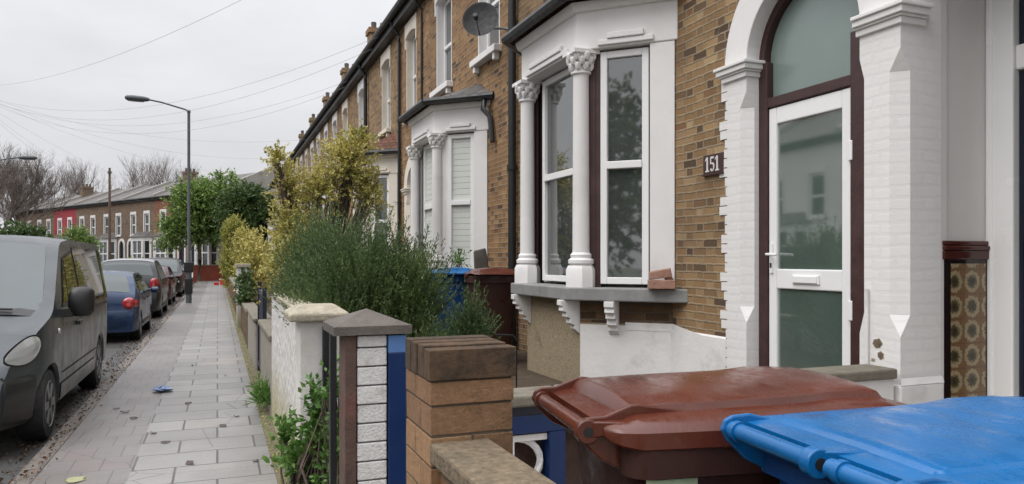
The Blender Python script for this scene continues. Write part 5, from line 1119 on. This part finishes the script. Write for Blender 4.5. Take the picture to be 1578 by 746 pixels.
m = MB(); VB.deck(m, 3.96, 3.99, .8, .8, .03); m = MB(); m.tube([(-.62, 3.97, VB.top(.6, 3.97)+.035), (.1, 3.93, VB.top(.1, 3.93)+.04)], .012, 6); m.tube([(.15, 3.97, VB.top(.1, 3.97)+.035), (.8, 3.92, VB.top(.8, 3.92)+.045)], .012, 6); m.build('wiper', 'black_plastic', van)
rg = []                                    # front bumper: lower nose, follows the plan of the body
for z, e in ((.25, -.03), (.30, .0), (.55, .015), (.66, .005), (.70, -.03)):
    row = [(-(VB.hw(y, z)+.012+e), y, z) for y in np.linspace(4.36, 4.74, 8)]; row += [(x, 4.80+e-.10*(x/.7)**2, z) for x in np.linspace(-.62, .62, 9)]; row += [(VB.hw(y, z)+.012+e, y, z) for y in np.linspace(4.74, 4.36, 8)]; rg.append(row)
m = MB(); m.loft(rg, False, False); m.build('bumper', 'paint_black', van, smooth=50)
# ------------------------------------------------------------------ plants
def shrub(name, label, cat, loc, lumps, n, slen, per, leaf, lw, m, up=.5, stems=True, spread=.9, group=None, shell=.35, bark='bark'):
    t = thing(name, label, cat, loc, group=group); B_, D_, L_, W_ = [], [], [], []; tot = sum(l[3] if len(l) > 3 else 1 for l in lumps)
    st = MB(); 
    for l in lumps:
        c, r = np.array(l[0]), l[1]; k = int(n*(l[3] if len(l) > 3 else 1)/tot); p, d = ball(k, c, r, shell); p = p-d*np.asarray(slen)*.5; d = d+np.array([0, 0, up])
        b, dd_, le, wi = sprigs(p, d, slen*(.6+.8*np.random.rand(k)), per, leaf, lw, spread); B_.append(b); D_.append(dd_); L_.append(le); W_.append(wi)
        if stems:
            for q in p[::max(1, k//40)]:
                mid = Vector(loc).lerp(Vector(q), .55)+Vector((random.gauss(0, .05), random.gauss(0, .05), .05)); st.tube([(loc[0]+random.gauss(0, .06), loc[1]+random.gauss(0, .1), loc[2]), mid, tuple(q)], [.010, .007, .003], 4, False)
    leaf_mesh('foliage', np.concatenate(B_), np.concatenate(D_), np.concatenate(L_), np.concatenate(W_), m, t)
    if stems: st.build('stem', bark, t, norm=False)
    return t
# rosemary behind the white wall
shrub('rosemary_bush', 'dense dark green rosemary bush spilling over the white garden wall', 'bush', (1.1, 6.4, .4),
      [((.88, 7.1, 1.30), (.42, .75, .66), 0, 1.7), ((.76, 6.6, 1.22), (.24, .6, .35), 0, .6), ((1.10, 6.1, 1.30), (.55, .7, .62), 0, 1.3), ((1.42, 5.9, 1.2), (.36, .5, .52), 0, 1.0), ((1.15, 6.3, .8), (.62, 1.2, .5), 0, .9), ((.80, 5.8, 1.05), (.32, .5, .35), 0, .6)], 7000, .30, 40, .026, .0068, 'rosemary_leaf', 1.3, True, .55)
shrub('rosemary_bush', 'small separate rosemary clump in front of the blue and brown bins', 'bush', (1.75, 5.1, .4), [((1.74, 5.25, .92), (.17, .22, .36)), ((1.55, 5.4, .75), (.22, .25, .35))], 800, .28, 40, .026, .0065, 'rosemary_leaf', 1.4, True, .55)
# tall golden shrub
shrub('golden_shrub', 'tall yellow variegated shrub with sparse top stems behind the rosemary', 'shrub', (1.3, 11.0, .4),
      [((1.75, 10.9, 2.95), (.42, .5, .50), 0, 1.1), ((1.35, 11.0, 2.55), (.35, .5, .45), 0, .7), ((.95, 11.1, 2.6), (.22, .4, .42), 0, .45), ((.78, 11.0, 2.98), (.15, .3, .24), 0, .18), ((2.05, 10.9, 2.55), (.28, .4, .35), 0, .45), ((.92, 10.8, 1.95), (.34, .5, .5), 0, .9), ((.80, 10.4, 1.40), (.24, .45, .45), 0, .7), ((1.2, 10.9, 1.8), (.5, .5, .6), 0, .9), ((1.9, 10.9, 3.3), (.22, .3, .2), 0, .25)], 2000, .22, 25, .038, .021, 'golden_leaf', .5, True, 1.1, shell=.15)
shrub('clipped_hedge', 'tall narrow clipped hedge with yellow green top by the far pavement', 'hedge', (.85, 37, .1), [((.72, 37, 1.7), (.62, .9, 1.5)), ((.72, 37.2, 2.8), (.52, .8, .75)), ((.85, 36.6, 1.0), (.6, .9, 1.0))], 2000, .34, 18, .08, .05, 'hedge_leaf', .9, False, .9, shell=.5)
shrub('golden_hedge', 'rounded golden hedge between the clipped hedge and the tall yellow shrub', 'hedge', (.9, 23, .1), [((.92, 23.2, 1.55), (.46, .9, .95)), ((1.0, 22.2, 1.3), (.5, .8, .9)), ((.78, 23.6, 2.0), (.3, .5, .5))], 1300, .24, 14, .07, .045, 'golden_leaf', .5, False, .9, shell=.5)
shrub('ivy_clump', 'small dark ivy clump hanging beside the slim white gate pier', 'ivy', (.6, 17.6, .1), [((.60, 17.8, 1.05), (.16, .4, .32)), ((.56, 17.2, .8), (.12, .4, .2))], 260, .16, 10, .07, .055, 'dark_leaf', -.2, False, 1.2)
shrub('weed', 'bright green leafy weed growing at the foot of the black gate post', 'weed', (.50, 4.62, 0), [((.44, 4.55, .36), (.12, .12, .18), 0, .9), ((.53, 4.45, .60), (.09, .12, .30), 0, .9), ((.56, 4.5, .30), (.12, .2, .25), 0, .8), ((.38, 4.7, .5), (.07, .1, .12), 0, .3)], 190, .16, 11, .040, .026, 'weed_leaf', 1.2, True, 1.0)
shrub('weed', 'thin green creeper climbing between the two black gate posts', 'weed', (.60, 4.0, 0), [((.575, 4.0, .40), (.05, .15, .4), 0, 1.), ((.58, 4.1, .85), (.03, .08, .2), 0, .25)], 120, .14, 12, .034, .020, 'weed_leaf', 1.0, True, .9)
shrub('weed', 'low grassy weed tuft at the foot of the low stone wall', 'weed', (.47, 8.3, 0), [((.47, 8.3, .12), (.08, .45, .12))], 120, .16, 9, .10, .012, 'weed_leaf', 1.0, False, .8)
shrub('weed', 'spindly green seedling standing beside the leaning stone slab', 'weed', (3.05, 9.7, 1.3), [((3.05, 9.7, 1.55), (.14, .1, .18))], 18, .22, 9, .05, .022, 'weed_leaf', .8, True, .9)
# street trees
def tree(name, label, loc, trunk_h, tr, lumps, n, leaf, lw, m, per=15, slen=.7, up=.35, group=None):
    t = thing(name, label, 'tree', loc, group=group); tk = MB(); x, y, z = loc; tk.tube([(x, y, z), (x+.05, y, z+trunk_h*.5), (x-.05, y, z+trunk_h)], [tr, tr*.8, tr*.7], 8, False)
    for c, r, *_ in lumps: tk.tube([(x-.05, y, z+trunk_h*.9), Vector((x, y, z+trunk_h)).lerp(Vector(c), .5)+Vector((0, 0, .2)), c], [tr*.5, tr*.3, tr*.12], 6, False)
    tk.build('trunk', 'bark', t, norm=False, smooth=60)
    B_, D_, L_, W_ = [], [], [], []; tot = sum(r[0]*r[1] for c, r, *_ in lumps)
    for c, r, *_ in lumps:
        k = int(n*r[0]*r[1]/tot); p, d = ball(k, c, r, .35); d = d+np.array([0, 0, up]); b, dd_, le, wi = sprigs(p-d*slen*.4, d, slen*(.5+np.random.rand(k)), per, leaf, lw, 1.)
        B_.append(b); D_.append(dd_); L_.append(le); W_.append(wi)
    leaf_mesh('crown', np.concatenate(B_), np.concatenate(D_), np.concatenate(L_), np.concatenate(W_), m, t); return t
tree('street_tree', 'bushy bright green street tree on the pavement behind the lamp post', (-1.25, 60, 0), 3.2, .17, [((-1.3, 60, 5.4), (2.0, 1.9, 1.7)), ((-.3, 60, 5.9), (2.1, 1.9, 1.6)), ((-1.4, 60, 6.3), (1.8, 1.6, 1.2)), ((-2.6, 60, 4.0), (1.3, 1.4, 1.0)), ((.9, 60, 5.0), (1.8, 1.6, 1.7)), ((-.8, 60, 4.0), (2.0, 1.8, 1.1)), ((-3.2, 59.6, 3.0), (.7, .7, .8)), ((.2, 60, 7.5), (.4, .5, .8)), ((1.0, 60, 7.2), (.4, .5, .8))], 3200, .20, .11, 'tree_leaf')
tree('dark_tree', 'darker evergreen tree right of the bright green street tree', (2.2, 56, 0), 3.0, .2, [((1.6, 56, 5.0), (1.7, 1.6, 1.7)), ((2.7, 56, 4.8), (1.5, 1.6, 1.7)), ((2.0, 56, 6.0), (1.2, 1.3, .9)), ((2.3, 55.6, 3.6), (1.9, 1.5, 1.4)), ((3.6, 55, 4.2), (1.2, 1.2, 1.5))], 2200, .20, .10, 'dark_leaf')
tree('street_tree', 'evergreen tree across the road mirrored in the near bay light', (-10.6, -1.0, 0), 2.0, .18, [((-10.6, -1., 3.4), (2.2, 2.6, 2.0)), ((-10.2, -.6, 5.6), (1.5, 1.9, 1.5))], 800, .20, .11, 'dark_leaf')
def bare(label, loc, H, r, depth, sp, seed, lean=(0, 0), kids=(2, 4), grp='bare winter trees'):
    random.seed(seed); t = thing('bare_tree', label, 'tree', loc, group=grp); m = MB(); th = H*.22
    m.tube([loc, (loc[0]+lean[0]*.5, loc[1], loc[2]+th*.6), (loc[0]+lean[0], loc[1]+lean[1], loc[2]+th)], [r*1.2, r, r*.9], 8, False); tr = m.build('trunk', 'bark_hazed', t, norm=False, smooth=60)
    m = MB()
    for k in range(4):
        a = k*1.7+random.random(); branch(m, (loc[0]+lean[0], loc[1]+lean[1], loc[2]+th*random.uniform(.85, 1.)), (math.cos(a)*.55, math.sin(a)*.55, 1), H*.26, r*.62, depth, sp, kids, 5, None, .10, .76)
    m.build('crown', 'bark_hazed', t, norm=False); return t
bare('large bare winter tree with dense brown twigs at the left edge', (-17.4, 73, 0), 10.2, .24, 6, .42, 5, (.4, 0), (3, 4))
bare('tall bare tree behind the large one at the left edge', (-24.5, 92, 0), 11.5, .24, 6, .40, 8, (0, 0), (3, 4))
bare('slender bare tree above the roof of the red house', (-17.5, 112, 0), 13.5, .22, 6, .34, 12, (0, 0), (2, 4))
bare('bare tree above the roofs just left of the lamp post', (-7.3, 104, 0), 13.6, .24, 6, .36, 17, (0, 0), (2, 4))
bare('bare reddish tree between the left trees and the slender one', (-20.5, 100, 0), 11.5, .24, 5, .42, 23, (0, 0), (3, 4))
random.seed(99)
shrub('dark_shrub', 'dark evergreen shrub under the large bare tree', 'shrub', (-12.9, 62, 0), [((-13.1, 62, 2.6), (1.5, 1.4, 1.9)), ((-11.8, 61.6, 2.2), (1.1, 1., 1.6)), ((-14.6, 62, 2.4), (1.4, 1.2, 1.7))], 1000, .5, 14, .2, .12, 'dark_leaf', .4, False, 1.)
shrub('round_shrub', 'round green shrub in front of the red house', 'shrub', (-9.9, 64, 0), [((-9.9, 64, 3.2), (1.0, .9, .9)), ((-9.2, 64, 2.6), (.9, .8, .8)), ((-10.2, 64, 2.0), (1.0, .8, 1.0))], 600, .4, 14, .15, .09, 'tree_leaf', .3, False, 1.)
shrub('garden_hedge', 'low green hedge in front of the far brown houses', 'hedge', (-6.6, 68, 0), [((-6.6, 68, 1.1), (1.3, .6, .6)), ((-5.4, 67, 1.0), (1.0, .6, .5))], 420, .35, 12, .13, .08, 'hedge_leaf', .3, False, 1.)
